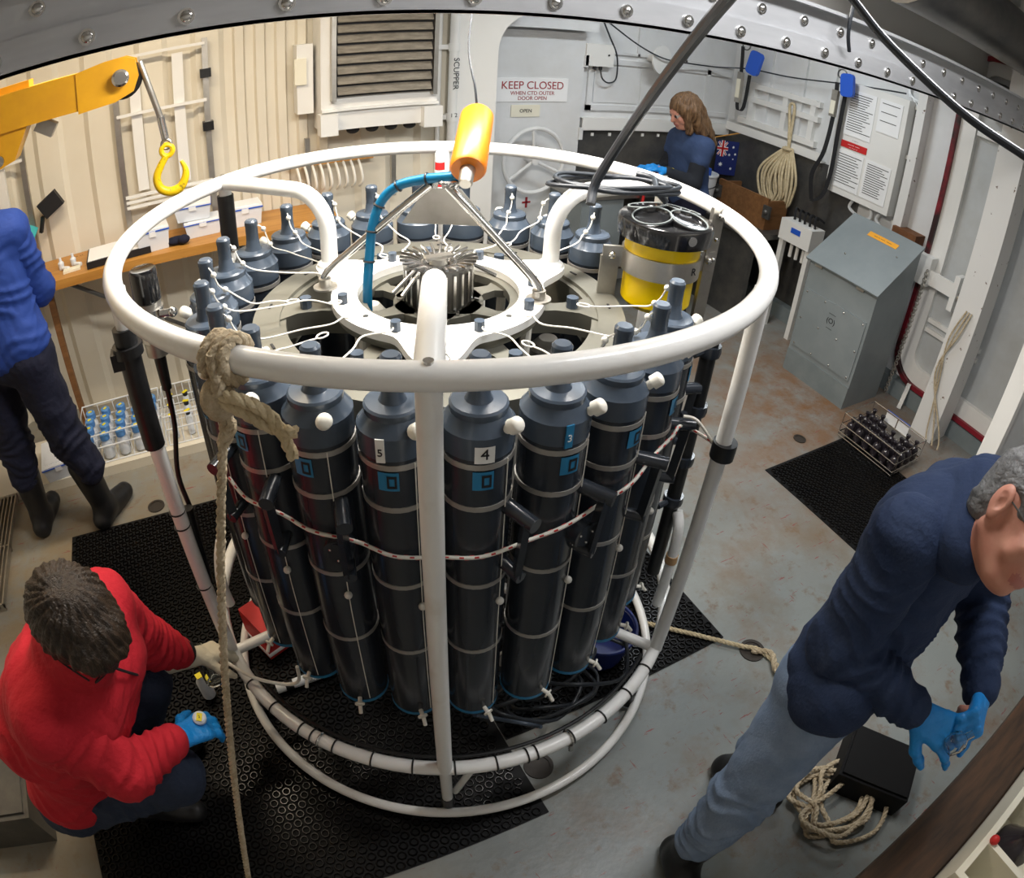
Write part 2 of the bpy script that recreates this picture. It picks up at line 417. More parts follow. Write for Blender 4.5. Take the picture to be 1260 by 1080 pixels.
# doorway post with rounded inner corner
pts = [(1.0, 0), (1.27, 0), (1.27, 1.86)]
for a in np.linspace(PI, PI/2, 9): pts.append((1.27+0.26+0.26*math.cos(a), 1.86+0.26*math.sin(a)))
pts += [(1.53, ZC), (1.0, ZC)]
struct(link('trim_1', MB().prism(pts, 0.09, (0, YB, 0), R_BACK).mesh('trim_1', 'paint_white')))
# return between the two back walls and the far back wall
struct(link('wall_return', MB().box(1.0, 1.10, YB+.002, YB2+.1, 0, ZC).mesh('wall_return', 'wall_white')))
wf = struct(link('wall_far', MB().box(1.1, XW, YB2, YB2+.1, 0, ZC).mesh('wall_far', 'wall_white')))
# upper framed panels, ledge angle, dark steel dado with white studs on the far wall
mb = MB()
for (x0, x1, z0, z1) in ((2.16, 3.58, 1.42, 1.46), (2.16, 3.58, 1.78, 1.82), (2.16, 2.20, 1.42, 1.82), (3.30, 3.34, 1.42, 1.82), (2.16, 3.58, 1.86, 1.88), (2.58, 2.60, 1.86, 2.5), (3.05, 3.07, 1.86, 2.5)):
    mb.box(x0, x1, YB2-.02, YB2, z0, z1)
mb.build('panel_frame', 'wall_white', wf)
for x0, x1 in ((2.22, 2.62), (2.64, 3.28)):
    MB().box(x0, x1, YB2-.008, YB2, 1.48, 1.76).build('panel', 'wall_white', wf)
MB().box(2.12, XW, YB2-.05, YB2, 1.27, 1.275).box(2.12, XW, YB2-.052, YB2-.045, 1.275, 1.365).box(2.12, XW, YB2-.045, YB2, 1.36, 1.365).build('ledge', 'paint_white', wf)
dd = MB().box(2.10, XW, YB2-.02, YB2-.001, 0.1, 1.27).build('dado', 'steel_dark', wf)
for x in np.arange(2.22, 3.55, 0.155): MB().box(x, x+.022, YB2-.028, YB2-.018, 1.222, 1.246).build('stud', 'paint_white', wf)
# overhead cable tray band above the door
MB().box(1.28, 2.12, YB2-.16, YB2-.02, 2.02, 2.09).build('lintel', 'wall_white', wf)

wr = struct(link('wall_right', MB().box(XW, XW+.1, YF, YB2+.1, 0, ZC).mesh('wall_right', 'wall_white')))
dr = MB().box(XW-.02, XW-.001, 1.18, YB2-.02, 0.1, 1.33).build('dado', 'steel_dark', wr)
MB().box(XW-.06, XW, 1.55, YB2-.05, 1.33, 1.345).box(XW-.062, XW-.055, 1.55, YB2-.05, 1.345, 1.40).build('ledge', 'paint_white', wr)
# white slatted frame on the right wall and stiffeners
for z in (1.62, 1.74): MB().box(XW-.05, XW, 1.66, 2.48, z, z+.045).build('rail', 'paint_white', wr)
MB().box(XW-.05, XW, 1.66, 2.48, 1.42, 1.47).build('rail', 'paint_white', wr)
for y in (2.34, 1.98, 1.70): MB().box(XW-.045, XW, y, y+.05, 1.42, 1.79).build('upright', 'paint_white', wr)
for y in (2.54, 2.20, 1.85, 1.56, 0.80): MB().box(XW-.028, XW, y, y+.05, 1.42, ZC).build('stiffener', 'wall_white', wr)
for y in (0.86,): MB().box(XW-.10, XW, y-.12, y-.05, 0.0, ZC).build('stiffener', 'wall_white_worn', wr)
# low kerb where wall meets deck
MB().box(XW-.10, XW, YF, 2.62, 0.0, 0.12).build('kerb', 'box_grey_dark', wr)
for y in (0.30, -0.02):
    MB().bar((XW-.10, y, 0.16), (XW-.20, y-.03, 0.0), 0.03, 0.02).build('bracket', 'steel_dark', wr)

# ------------------------------------------------ door with the hand wheel
d1 = struct(thing('door_1', 'white steel door marked KEEP CLOSED with a spoked hand wheel', 'door', (1.73, YB2-.04, 0.1)))
MB().box(1.36, 2.10, YB2-.045, YB2-.001, 0.1, 2.0).build('door_leaf', 'wall_white', d1)
sg = MB().box(1.42, 1.975, YB2-.052, YB2-.045, 1.485, 1.655).build('sign', 'paper', d1)
text('KEEP CLOSED', 0.078, (1.70, YB2-.0535, 1.600), R_BACK, 'ink_red', sg, 'lettering')
text('WHEN CTD OUTER', 0.038, (1.70, YB2-.0535, 1.545), R_BACK, 'ink_red', sg, 'lettering')
text('DOOR OPEN', 0.038, (1.70, YB2-.0535, 1.508), R_BACK, 'ink_red', sg, 'lettering')
sg = MB().box(1.545, 1.765, YB2-.052, YB2-.045, 1.375, 1.46).build('sign', 'paper_cream', d1)
text('OPEN', 0.036, (1.655, YB2-.0535, 1.417), R_BACK, 'ink', sg, 'lettering')
sg = MB().box(1.70, 1.715, YB2-.05, YB2-.045, 0.70, 0.78).box(1.675, 1.74, YB2-.05, YB2-.045, 0.735, 0.748).build('mark', 'ink_red', d1)
wc = V(1.69, YB2-.15, 1.075)
wh = MB().torus(wc, 0.232, 0.016, 40, 8, R_BACK).build('hand_wheel', 'wall_white', d1)
for a in (95, 215, 335):
    q = wc+0.23*V(math.cos(math.radians(a)), 0, math.sin(math.radians(a)))
    MB().cyl(wc, q, 0.012, n=8).build('spoke', 'wall_white', wh)
MB().cyl(wc+V(0, -.02, 0), wc+V(0, .11, 0), 0.028, n=12).build('hub', 'wall_white', wh)
for z in (0.5, 1.2, 1.75): MB().box(2.095, 2.125, YB2-.06, YB2-.001, z, z+.09).build('hinge', 'wall_white', d1)

# ------------------------------------------------ weathertight door in the right wall
d2 = struct(thing('door_2', 'white weathertight door with red rubber seal in the right wall', 'door', (XW-.02, 0.1, 0.1)))
def rrect(y0, y1, z0, z1, r, n=8):
    out = []
    for (cy, cz, a0) in ((y1-r, z1-r, 0), (y0+r, z1-r, PI/2), (y0+r, z0+r, PI), (y1-r, z0+r, 1.5*PI)):
        for a in np.linspace(a0, a0+PI/2, n): out.append((cy+r*math.cos(a), cz+r*math.sin(a)))
    return out
def loop(y0, y1, z0, z1, r, x, wd, dp):
    o = rrect(y0, y1, z0, z1, r); i = rrect(y0+wd, y1-wd, z0+wd, z1-wd, max(r-wd, .02)); n = len(o)
    v = [(x, a, b) for a, b in o]+[(x, a, b) for a, b in i]+[(x-dp, a, b) for a, b in o]+[(x-dp, a, b) for a, b in i]
    f = []
    for k in range(n):
        j = (k+1) % n
        f += [(k, j, n+j, n+k), (2*n+k, 3*n+k, 3*n+j, 2*n+j), (k, 2*n+k, 2*n+j, j), (n+k, n+j, 3*n+j, 3*n+k)]
    return MB().add(v, f)
loop(-0.86, 0.51, 0.13, 2.5, 0.24, XW, 0.032, 0.10).build('seal', 'seal_red', d2)
loop(-0.83, 0.478, 0.162, 2.5, 0.22, XW, 0.12, 0.07).build('door_frame', 'paint_white', d2)
MB().box(XW-.03, XW-.001, -0.75, 0.40, 0.25, 2.44).build('door_leaf', 'door_grey', d2)
for z in (0.55, 0.62, 1.95): MB().box(XW-.06, XW-.03, -0.10, 0.35, z, z+.03).build('stiffener', 'paint_white', d2)
MB().box(XW-.10, XW-.03, 0.02, 0.20, 1.96, 2.03).build('bracket', 'paint_white', d2)
cl = MB().box(XW-.17, XW-.08, 0.40, 0.52, 0.86, 1.06).build('dog_clamp', 'paint_white', d2)
MB().box(XW-.15, XW-.13, 0.20, 0.44, 0.88, 0.98).build('dog_arm', 'paint_white', cl)
MB().box(XW-.17, XW-.06, 0.16, 0.20, 0.80, 1.04).build('dog_plate', 'paint_white', cl)
MB().cyl((XW-.12, 0.16, 0.90), (XW-.12, 0.02, 0.90), 0.035, n=12).cyl((XW-.12, 0.02, 0.90), (XW-.12, -0.06, 0.88), 0.016, n=8).build('dog_bolt', 'steel', cl)
MB().box(XW-.14, XW, 0.58, 0.78, 0.98, 1.14).build('rusty_socket', 'rust', d2)
MB().tube(catmull([(XW-.16, .05, .72), (XW-.19, .03, .60), (XW-.18, .08, .45), (XW-.15, .06, .30)]), 0.009, 6).build('cable', 'cable_black', d2)
# round bar post standing in the doorway, speckled white
po = one(MB().box(XW-.34, XW-.12, -0.11, 0.07, 0.0, ZC-.01), 'door_post', 'wall_white_worn', 'chipped white steel post in front of the weathertight door', 'post')
mb = MB()
for k in range(3):
    mb.tube(catmull([(XW-.35, -.02-.02*k, .92), (XW-.37, .03-.03*k, .70+.03*k), (XW-.36, .02*k, .45), (XW-.38, -.06-.05*k, .12), (XW-.40, -.10-.05*k, 0.03)]), 0.006, 6)
one(mb, 'hanging_cord', 'rope_tan', 'thin brown cords hanging down the chipped white post', 'cord')

# white panel standing at the right edge
pn = thing('door_panel', 'white flanged steel panel standing upright behind the person in navy', 'panel', (2.4, -0.85, 0))
Rz = rotmat('Z', -0.30)
MB().obox(V(2.30, -0.75, .95)+Rz@V(.36, -.02, 0), (0.66, 0.03, 1.9), Rz).build('sheet', 'wall_white', pn)
MB().obox(V(2.30, -0.75, .95)+Rz@V(.015, 0, 0), (0.03, 0.10, 1.9), Rz).build('flange', 'paint_white', pn)
for z in (0.62, 1.15):
    pl = MB().obox(V(2.30, -0.75, z)+Rz@V(.13, -.05, 0), (0.12, 0.03, 0.12), Rz).build('hinge_plate', 'steel_dark', pn)
    MB().sphere(V(2.30, -0.75, z)+Rz@V(.13, -.07, 0), 0.016).build('bolt', 'steel', pl)

# ------------------------------------------------ overhead rail
YR = -0.30
rail = thing('overhead_rail', 'galvanised overhead rail with a row of dome bolts across the top', 'rail', (0.5, YR, 2.085))
MB().box(XL+.01, XW-.01, YR, YR+.012, 2.085, 2.148).box(XL+.01, XW-.01, YR-.0, YR+.14, 2.085, 2.092).build('lower_flange', 'galv', rail)
MB().box(XL+.01, XW-.01, YR+.014, YR+.024, 2.14, 2.235).build('web', 'galv', rail)
MB().box(XL+.01, XW-.01, YR-.02, YR+.16, 2.235, 2.245).build('top_flange', 'galv', rail)
bolt = MB().sphere((0, 0, 0), 0.0115, 10, 6, (1, .6, 1)).cyl((0, .004, 0), (0, -.002, 0), 0.015, n=12).mesh('bolt', 'steel')
for k, x in enumerate(np.arange(XL+.25, XW-.1, 0.168)):
    b = link('bolt', bolt, rail); b.location = V(x, YR-.003, 2.116)-V(*rail.location)
    b = link('bolt', bolt, rail); b.location = V(x+.08, YR+.012, 2.19)-V(*rail.location)
# deck-head beam above the rail; dark cylinder added to darken the gap there
bm1 = thing('deck_beam', 'pale steel deck beam under the ceiling at the right', 'beam', (2.6, 0.5, 2.35))
MB().box(1.2, XW-.01, 0.35, 0.37, 2.32, ZC).box(1.2, XW-.01, 0.27, 0.45, 2.31, 2.325).build('web', 'paint_white', bm1)
MB().cyl((1.6, -.10, 2.56), (XW-.01, -.10, 2.56), 0.16, n=20).build('dark_gap_cylinder', 'steel_dark', bm1)
# floodlight on the right wall
fd = thing('floodlight', 'small black floodlight bolted high on the right wall', 'floodlight', (XW-.14, 0.24, 2.13))
MB().box(XW-.20, XW-.08, 0.15, 0.33, 2.14, 2.33).build('housing', 'black_gloss', fd)
MB().box(XW-.215, XW-.20, 0.17, 0.31, 2.16, 2.31).build('lens', 'steel', fd)
MB().box(XW-.08, XW, 0.21, 0.27, 2.20, 2.26).build('bracket', 'steel_dark', fd)
for k, (p, sx, sy, e, c) in enumerate(LAMPS):
    t = thing('ceiling_lamp', ('long ceiling lamp nearest the cream bench wall', 'long ceiling lamp right above the rosette', 'long ceiling lamp nearest the grey locker', 'long ceiling lamp above the person in navy')[k], 'lamp', (p[0], p[1], p[2]), 'ceiling lamps')
    zt = p[2]+.025
    MB().box(p[0]-.6, p[0]+.6, p[1]-.10, p[1]+.10, zt, zt+.035).build('housing', 'paint_white', t)
    for dx in (-.4, .4):
        if zt < 2.8: MB().cyl((p[0]+dx, p[1], zt+.03), (p[0]+dx, p[1], ZC), .006, n=6).build('hanger', 'steel_dark', t)
    for dy in (-.05, .05): MB().cyl((p[0]-.56, p[1]+dy, p[2]+.01), (p[0]+.56, p[1]+dy, p[2]+.01), 0.013, n=10).build('tube', 'lamp_glow', t)

# ------------------------------------------------ rubber ring mats
def ring_mat(name, x0, x1, y0, y1, label, pitch=0.036, h=0.010):
    t = thing(name, label, 'mat', ((x0+x1)/2, (y0+y1)/2, 0.0), 'black rubber ring mats')
    MB().box(x0, x1, y0, y1, 0.0005, 0.006).build('base_sheet', 'rubber_dull', t)
    a = np.linspace(0, 2*PI, 8, endpoint=False)+PI/8
    ro, ri = 0.0168, 0.0098
    unit = np.concatenate([np.stack([r*np.cos(a), r*np.sin(a), 0*a+z], 1) for r, z in ((ro, .005), (ro-.003, h+.004), (ri+.002, h+.004), (ri, .005))])
    fq = []
    for i in range(3):
        for q in range(8): fq.append((i*8+q, i*8+(q+1) % 8, (i+1)*8+(q+1) % 8, (i+1)*8+q))
    fq = np.array(fq); vs = []; fs = []; n = 0; row = 0; y = y0+pitch/2
    while y < y1-.02:
        x = x0+pitch/2+(pitch/2 if row % 2 else 0)
        while x < x1-.02:
            vs.append(unit+np.array((x, y, 0))); fs.append(fq+n); n += 32; x += pitch
        y += pitch*0.87; row += 1
    mb = MB(); mb.add(np.concatenate(vs), np.concatenate(fs).tolist())
    stuff(mb.build('ring_studs', 'mat_rubber', t, angle=50))
    return t
ring_mat('rubber_mat', -1.50, -0.005, -0.83, 1.13, 'large black rubber ring mat left of and under the rosette')
ring_mat('rubber_mat', 0.0, 0.975, -0.52, 1.05, 'black rubber ring mat under the right half of the rosette')
ring_mat('rubber_mat', 1.93, 2.75, -0.55, 0.22, 'small black rubber mat under the wire crate of dark bottles')

# deck sockets
for (x, y, rr) in ((1.04, -0.635, 0.055), (2.36, 0.34, 0.04), (0.05, -0.66, 0.05), (-1.03, 1.20, 0.045)):
    s_ = MB().annulus(rr*.75, rr, 0.0, 0.006, 28, (x, y, 0)).lathe([(rr*.76, 0.001), (rr*.76, 0.002)], 24, (x, y, 0)).build('deck_socket', 'socket_dark', fl)
# ================================================================== the rosette frame
ros = thing('rosette_frame', 'white tubular rosette frame holding a circle of grey sampling bottles', 'frame', (0, 0, 0.03))
RT, HT, RB, HB, RF, HF = 0.78, 1.60, 0.765, 0.38, 0.77, 0.046
AZ0 = -23.0
tr = MB().torus((0, 0, HT), RT, 0.0225, 120, 14).build('top_ring', 'frame_white', ros, 60)
br = MB().torus((0, 0, HB), RB, 0.0205, 120, 12).build('middle_ring', 'frame_white', ros, 60)
MB().torus((0, 0, HF), RF, 0.0165, 120, 10).build('foot_ring', 'frame_white', ros, 60)
# weld mark screws on the ring top
for az in (AZ0, AZ0+120, AZ0-120): 
    MB().cyl(pol(az, RT, HT+.020), pol(az, RT, HT+.026), 0.008, n=10).build('screw', 'steel', tr)
ties_mb = {}
for k in range(6):
    az = AZ0+60*k
    up = MB().tube([pol(az, RT-.006, HT-.01), pol(az, RB+.003, HB)], 0.0205, 14).build('upright', 'frame_white', ros, 60)
    MB().cyl(pol(az, RB, HB-.01), pol(az, RF-.03, 0.10), 0.017, n=12).build('foot_post', 'frame_white', ros)
    MB().cyl(pol(az, RF-.03, 0.115), pol(az, RF-.03, 0.028), 0.021, n=14).build('rubber_foot', 'rubber', ros)
    if k == 1:
        p0 = pol(az, 0.777, 1.15); MB().cyl(p0, p0+V(0, 0, .045), 0.031, n=16).build('rubber_clamp', 'rubber', up)
    if k == 5:
        MB().cyl(pol(az, .778, 1.50), pol(az, .776, 1.19), 0.027, n=16).build('foam_sleeve', 'rubber', up)
        cl = MB().cyl(pol(az, .778, 1.435), pol(az, .778, 1.46), 0.036, n=16).box(*[q for p in zip(pol(az, .80, 1.43)-.02, pol(az, .80, 1.43)+.02) for q in p]).build('rubber_clamp', 'rubber', up)
        for z in (0.98, 0.93, .7): MB().torus(pol(az, .773, z), 0.0215, 0.0022, 20, 6).build('cable_tie', 'rubber', up)
    if k == 4:
        MB().cyl(pol(az, .775, 1.56), pol(az, .774, 1.38), 0.027, n=16).build('foam_sleeve', 'rubber', up)
# horizontal spokes, bending down on to the centre plate, and low cross tubes
for k in range(3):
    az = AZ0+120*k
    pts = [pol(az, RT, HT), pol(az, 0.47, HT)]
    for a in np.linspace(0, PI/2, 9): pts.append(pol(az, 0.47-0.115*math.sin(a), HT-0.115*(1-math.cos(a))))
    pts.append(pol(az, 0.355, 1.385))
    sp = MB().tube(pts, 0.0235, 14).build('spoke', 'frame_white', ros, 60)
    MB().lathe([(0.036, 0), (0.036, .012), (0.027, .02)], 20, pol(az, 0.355, 1.385)).build('spoke_collar', 'frame_white', sp)
    az2 = az+60
    lt = MB().tube([pol(az2, RB, HB), pol(az2, 0.50, HB+.02), pol(az2, 0.20, HB+.02)], 0.017, 12).build('low_spoke', 'frame_white', ros, 60)
    MB().tube([pol(az+6, RB-.01, HB-.02), pol(az+2, RF-.05, .11)], 0.011, 10).build('gusset', 'frame_white', ros, 60)
MB().annulus(0.17, 0.21, HB+.005, HB+.035, 48).build('low_hub_ring', 'frame_white', ros)
# cable ties and cable dressed along the middle ring
for az in list(np.arange(-72, 34, 8.5))+[-52, -6]:
    a = math.radians(az); R = frame_z((math.cos(a), math.sin(a), 0))
    MB().torus(pol(az, RB, HB), 0.0225, 0.0026, 16, 6, R).build('cable_tie', 'rubber', br)
MB().tube([pol(a, RB-.03, HB+.012) for a in np.arange(-75, 36, 3)], 0.006, 8).build('dressed_cable', 'rubber', br)
for az in (-50, 4):
    a = math.radians(az); R = frame_z((math.cos(a), math.sin(a), 0))
    MB().torus(pol(az, RB, HB), 0.0235, 0.004, 16, 6, R).cyl(pol(az, RB+.015, HB-.02), pol(az, RB+.02, HB-.045), .008, n=8).build('hose_clip', 'steel', br)
# white lobed centre plate
lob = [math.radians(AZ0+120*k)-PI/2 for k in range(3)]
def rlobe(a):
    r = 0.272
    for l in lob:
        d = abs((a-l+PI) % (2*PI)-PI)
        if d < 0.42: r = max(r, 0.272+0.125*(0.5+0.5*math.cos(PI*d/0.42))**1.3)
    return r
cp = MB().annulus(0.205, rlobe, 1.368, 1.388, 144).build('centre_plate', 'frame_white', ros, 40)
for az in (-95, -45, 0, 40, 75, 130, -170, 165, 22, -68):
    if az in (22, -68): MB().cyl(pol(az, .235, 1.388), pol(az, .235, 1.395), .008, n=6).build('bolt', 'steel', cp)
    else: MB().cyl(pol(az, .245, 1.388), pol(az, .245, 1.412), .0125, n=8).build('bolt', 'bottle_cap', cp)
# grey spoked plate beneath
ap = MB().annulus(0.408, 0.478, 1.305, 1.348, 96).annulus(0.392, 0.412, 1.22, 1.338, 96).build('bottle_plate', 'alu_grey', ros, 40)
for k in range(6):
    az = AZ0+30+60*k; a = math.radians(az)-PI/2; R = rotmat('Z', a)
    MB().prism([(0.23, -.03), (0.30, -.022), (0.36, -.035), (0.42, -.085), (0.42, .085), (0.36, .035), (0.30, .022), (0.23, .03)], 0.065, (0, 0, 1.278), R).build('plate_spoke', 'alu_grey', ros)
    MB().cyl(pol(az, .345, 1.343), pol(az, .345, 1.372), .016, n=8).build('spoke_bolt', 'bottle_cap', ros)
for az in np.arange(0, 360, 30): MB().obox(pol(az+7, .443, 1.349), (.026, .006, .003), rotmat('Z', math.radians(az+7))).build('slot', 'ink', ap)
hp = MB().annulus(0.182, 0.262, 1.345, 1.367, 72).lathe([(0.115, 1.335), (0.115, 1.358)], 40).build('hub_plate', 'alu_grey', ros)
for k in range(6):
    a = math.radians(AZ0+60*k)-PI/2
    MB().prism([(0.08, -.05), (0.12, -.024), (0.16, -.018), (0.20, -.045), (0.20, .045), (0.16, .018), (0.12, .024), (0.08, .05)], 0.02, (0, 0, 1.338), rotmat('Z', a)).build('hub_spoke', 'alu_grey', hp)
    MB().obox(pol(AZ0+60*k+30, .098, 1.362), (.014, .008, .004), rotmat('Z', a)).build('hub_screw', 'steel', hp)
# trigger carousel with radiating release levers
ca = thing('release_carousel', 'round steel release carousel with radiating levers at the rosette centre', 'carousel', (0.0, 0.0, 1.358))
MB().lathe([(0.078, 1.358), (0.078, 1.462), (0.040, 1.466), (0.030, 1.45)], 36).build('drum', 'steel_dark', ca)
MB().cyl((0, 0, 1.450), (0, 0, 1.476), .024, n=14).box(-.035, .035, -.012, .012, 1.474, 1.482).build('top_knob', 'steel_dull', ca)
for k in range(24):
    az = 15*k+5
    MB().bar(pol(az, .083, 1.362), pol(az, .083, 1.456), 0.007, 0.012, pol(az, 1, 0)).build('finger', 'steel', ca)
    MB().tube([pol(az, .030, 1.456), pol(az, .070, 1.474), pol(az, .098, 1.477)], .0040, 6).build('lever', 'steel', ca)
for az in (-70, -58, 72, 160): MB().tube([pol(az, .078, 1.460), pol(az, .145, 1.422)], .005, 6).build('tripped_lever', 'steel', ca)
# four legs under the hub carrying it to the low ring
for k in range(6):
    MB().cyl(pol(AZ0+60*k+12, .235, 1.34), pol(AZ0+60*k+12, .20, HB+.03), .013, n=10).build('tie_rod', 'cord_white', ros)
for (az, r, zz0, zz1, rad, m) in ((10, .12, .5, 1.15, .075, 'steel_dark'), (150, .14, .45, 1.1, .08, 'steel_dull'), (-110, .13, .5, 1.2, .06, 'bottle_grey'), (75, .30, .6, 1.2, .05, 'steel_dark'), (-60, .32, .55, 1.1, .05, 'bottle_grey'), (-165, .33, .6, 1.2, .045, 'knob_white')):
    MB().lathe([(rad*.6, zz0-.02), (rad, zz0), (rad, zz1), (rad*.5, zz1+.03)], 20, (pol(az, r, 0)[0], pol(az, r, 0)[1], 0)).build('pressure_housing', m, ros)
# lifting bail: two bent steel rods meeting at an eye plate
bl = thing('lifting_bail', 'polished steel A shaped lifting bail above the rosette centre', 'bail', (0, 0, 1.388))
for (a, b) in (((-.262, .135), (-.04, .02)), ((.205, -.150), (.03, -.02))):
    A = V(*a, 1.388); top = V(b[0]*.3, b[1]*.3, 1.672)
    k = A+V((b[0]-a[0])*.10, (b[1]-a[1])*.10, .06)
    pts = catmull([A, A+V(0, 0, .03), k, k+(top-k)*.25, k+(top-k)*.75, top-(top-k)*.03+V(0, 0, .0)], 6)
    MB().tube(pts, .0105, 12).build('rod', 'steel', bl, 60)
    MB().lathe([(.032, 1.388), (.032, 1.393)], 20, (a[0], a[1], 0)).lathe([(.017, 1.39), (.017, 1.415)], 14, (a[0], a[1], 0)).build('foot_washer', 'steel_dull', bl)
Rp = frame_xz((.86, -.5, 0), (0, 0, 1))
MB().tube(catmull([V(-.012, .01, 1.658), V(-.005, .004, 1.68), V(.008, -.004, 1.68), V(.014, -.01, 1.658)], 5), .0105, 12).build('crown', 'steel', bl, 60)
MB().prism([(-.11, -.10), (.13, -.10), (.045, .0), (-.045, .0)], 0.004, (0.06, .12, 1.62), frame_xz((.86, -.5, 0), (0, 0, 1))@np.array(((1, 0, 0), (0, 0, -1), (0, 1, 0)))).build('eye_plate', 'steel_dull', bl)
# shackle cluster
sh = thing('shackle', 'small steel shackle joining the orange float to the bail', 'shackle', (0.02, -.03, 1.66))
for (c, rr, d) in (((0.025, -.025, 1.682), .018, (1, .3, .2)), ((0.045, -.045, 1.69), .015, (.2, 1, .5)), ((0.012, -.03, 1.678), .022, (0, .1, 1)), ((.05, -.05, 1.70), .016, (0, .4, 1))):
    MB().torus(c, rr, .0055, 20, 7, frame_z(d)).build('link', 'steel', sh)
MB().cyl((.0, -.05, 1.676), (.055, -.02, 1.684), .007, n=8).build('pin', 'steel', sh)

# orange cable float
fb, ft = V(.038, -.075, 1.715), V(.150, .125, 1.812)
ax = (ft-fb)/np.linalg.norm(ft-fb); L = np.linalg.norm(ft-fb); Rf = frame_z(ax)
fo = thing('cable_float', 'orange cylindrical float hanging above the rosette centre', 'float', fb)
MB().lathe([(.012, 0), (.038, .0), (.0425, .008), (.0425, L-.012), (.037, L), (.010, L)], 32, fb, Rf).build('float_body', 'orange', fo)
MB().lathe([(.013, -.055), (.016, -.05), (.018, .0), (.016, .01)], 16, fb, Rf).build('swage', 'steel_dull', fo)
p = fb+ax*(L-.03)+Rf[:, 0]*.043
MB().tube(catmull([p, p+V(.012, -.004, .006), p+V(.020, -.006, -.004), p+V(.012, -.002, -.012)], 4), .0028, 6).build('split_pin', 'steel', fo)
wtop = V(.30, .48, 2.42)
one(MB().tube(catmull([ft, ft+V(.0, .02, .07), V(.16, .22, 2.0), V(.22, .32, 2.2), wtop], 8), .0034, 6), 'winch_wire', 'cable_black', 'thin black wire rising from the orange float', 'wire')

# blue hose with black ties
hp_ = catmull([V(-.175, .045, 1.30), V(-.172, .050, 1.40), V(-.158, .065, 1.49), V(-.145, .075, 1.56), V(-.120, .075, 1.62), V(-.085, .055, 1.658), V(-.04, .015, 1.678), V(.0, -.02, 1.688), V(.03, -.045, 1.694)], 8)
ho = thing('blue_hose', 'blue hose curving up beside the steel bail with black ties', 'hose', (-.175, .045, 1.30))
MB().tube(hp_, .0125, 12).build('hose', 'hose_blue', ho, 60)
for i in (14, 22, 30, 40, 50):
    i = min(i, len(hp_)-2); MB().torus(hp_[i], .0140, .0028, 16, 6, frame_z(hp_[i+1]-hp_[i-1])).build('cable_tie', 'rubber', ho)

# ------------------------------------------------ sampling bottles
BR = 0.068
def bottle_meshes():
    d = {}
    d['body'] = MB().lathe([(.060, .012), (BR, .016), (BR, .905)], 28).mesh('body', 'bottle_grey')
    d['bottom_rim'] = MB().lathe([(.056, .0), (BR-.004, .002), (BR+.0008, .006), (BR+.0008, .018)], 28).mesh('bottom_rim', 'tag_blue')
    d['cap'] = MB().lathe([(BR+.001, .870), (BR+.001, .916), (BR-.003, .920), (.052, .942)], 28).mesh('cap', 'bottle_cap')
    d['collar'] = MB().lathe([(.053, .940), (.054, .944), (.054, .953), (.050, .957), (.026, .959), (.0215, .968), (.0188, .990)], 24).mesh('collar', 'bottle_cap')
    d['stem'] = MB().lathe([(.0185, .99), (.0185, 1.03), (.0195, 1.032), (.0195, 1.044), (.015, 1.049)], 18).mesh('stem', 'bottle_cap')
    for z in (.855, .755, .535, .30): d['band%d' % int(z*1000)] = MB().annulus(BR-.001, BR+.0016, z-.006, z+.006, 28).mesh('steel_band', 'band')
    # outward is local -Y
    d['knob'] = MB().cyl((.040, -.046, .918), (.052, -.058, .934), .009, n=12).cyl((.048, -.054, .929), (.057, -.063, .940), .0150, n=16).sphere((.057, -.063, .940), .0150, 14, 9, (1, 1, .55), frame_z((.5, -.5, .6))).mesh('vent_knob', 'knob_white')
    d['spigot'] = MB().cyl((.02, -BR+.004, .03), (.03, -BR-.018, .026), .006, n=10).cyl((.027, -BR-.012, .028), (.029, -BR-.016, .027), .0135, n=12).cyl((.03, -BR-.017, .026), (.036, -BR-.03, .006), .0055, n=10).mesh('spigot', 'knob_white')
    d['cord'] = MB().tube([(.046, -BR*.78, .86), (.046, -BR*.80, .55), (.045, -BR*.82, .42), (.046, -BR*.80, .03)], .0012, 5).mesh('release_cord', 'cord_white')
    d['bead'] = MB().sphere((.046, -BR*.86, .47), .0095, 12, 8).mesh('bead', 'bead_white')
    x = math.sin(-.2)*BR; y = -math.cos(-.2)*BR
    def patch(a0, a1, z0, z1, dr, m, nm):
        mb = MB(); a = np.linspace(a0, a1, 6); v = []; f = []
        for q in a:
            for z in (z0, z1): v.append(((BR+dr)*math.sin(q), -(BR+dr)*math.cos(q), z))
        for i in range(5): f.append((2*i, 2*i+2, 2*i+3, 2*i+1))
        return mb.add(v, f).mesh(nm, m)
    d['logo'] = patch(-.30, .26, .804, .846, .0022, 'tag_blue', 'logo_tag')
    mb = MB()
    a = [(-.12, .815), (.20, .815), (.20, .853), (-.04, .853), (-.04, .838)]
    for (a0, a1, z0, z1) in ((-.06, .20, .810, .816), (-.06, .20, .833, .839), (-.06, .0, .810, .839), (.14, .20, .810, .839)):
        q = np.linspace(a0, a1, 4); v = []; f = []
        for t in q:
            for z in (z0, z1): v.append(((BR+.003)*math.sin(t), -(BR+.003)*math.cos(t), z))
        for i in range(3): f.append((2*i, 2*i+2, 2*i+3, 2*i+1))
        mb.add(v, f)
    d['mark'] = mb.mesh('logo_mark', 'ink')
    d['num'] = patch(-.26, .26, .866, .902, .0030, 'tag_white', 'number_tag')
    return d
BD = bottle_meshes()
ZB = 0.475
HANDLES = {-15: 1, 0: 2, -45: 1, -60: 1, 15: 1, 30: 1, -30: 0, 45: 1, -75: 1}
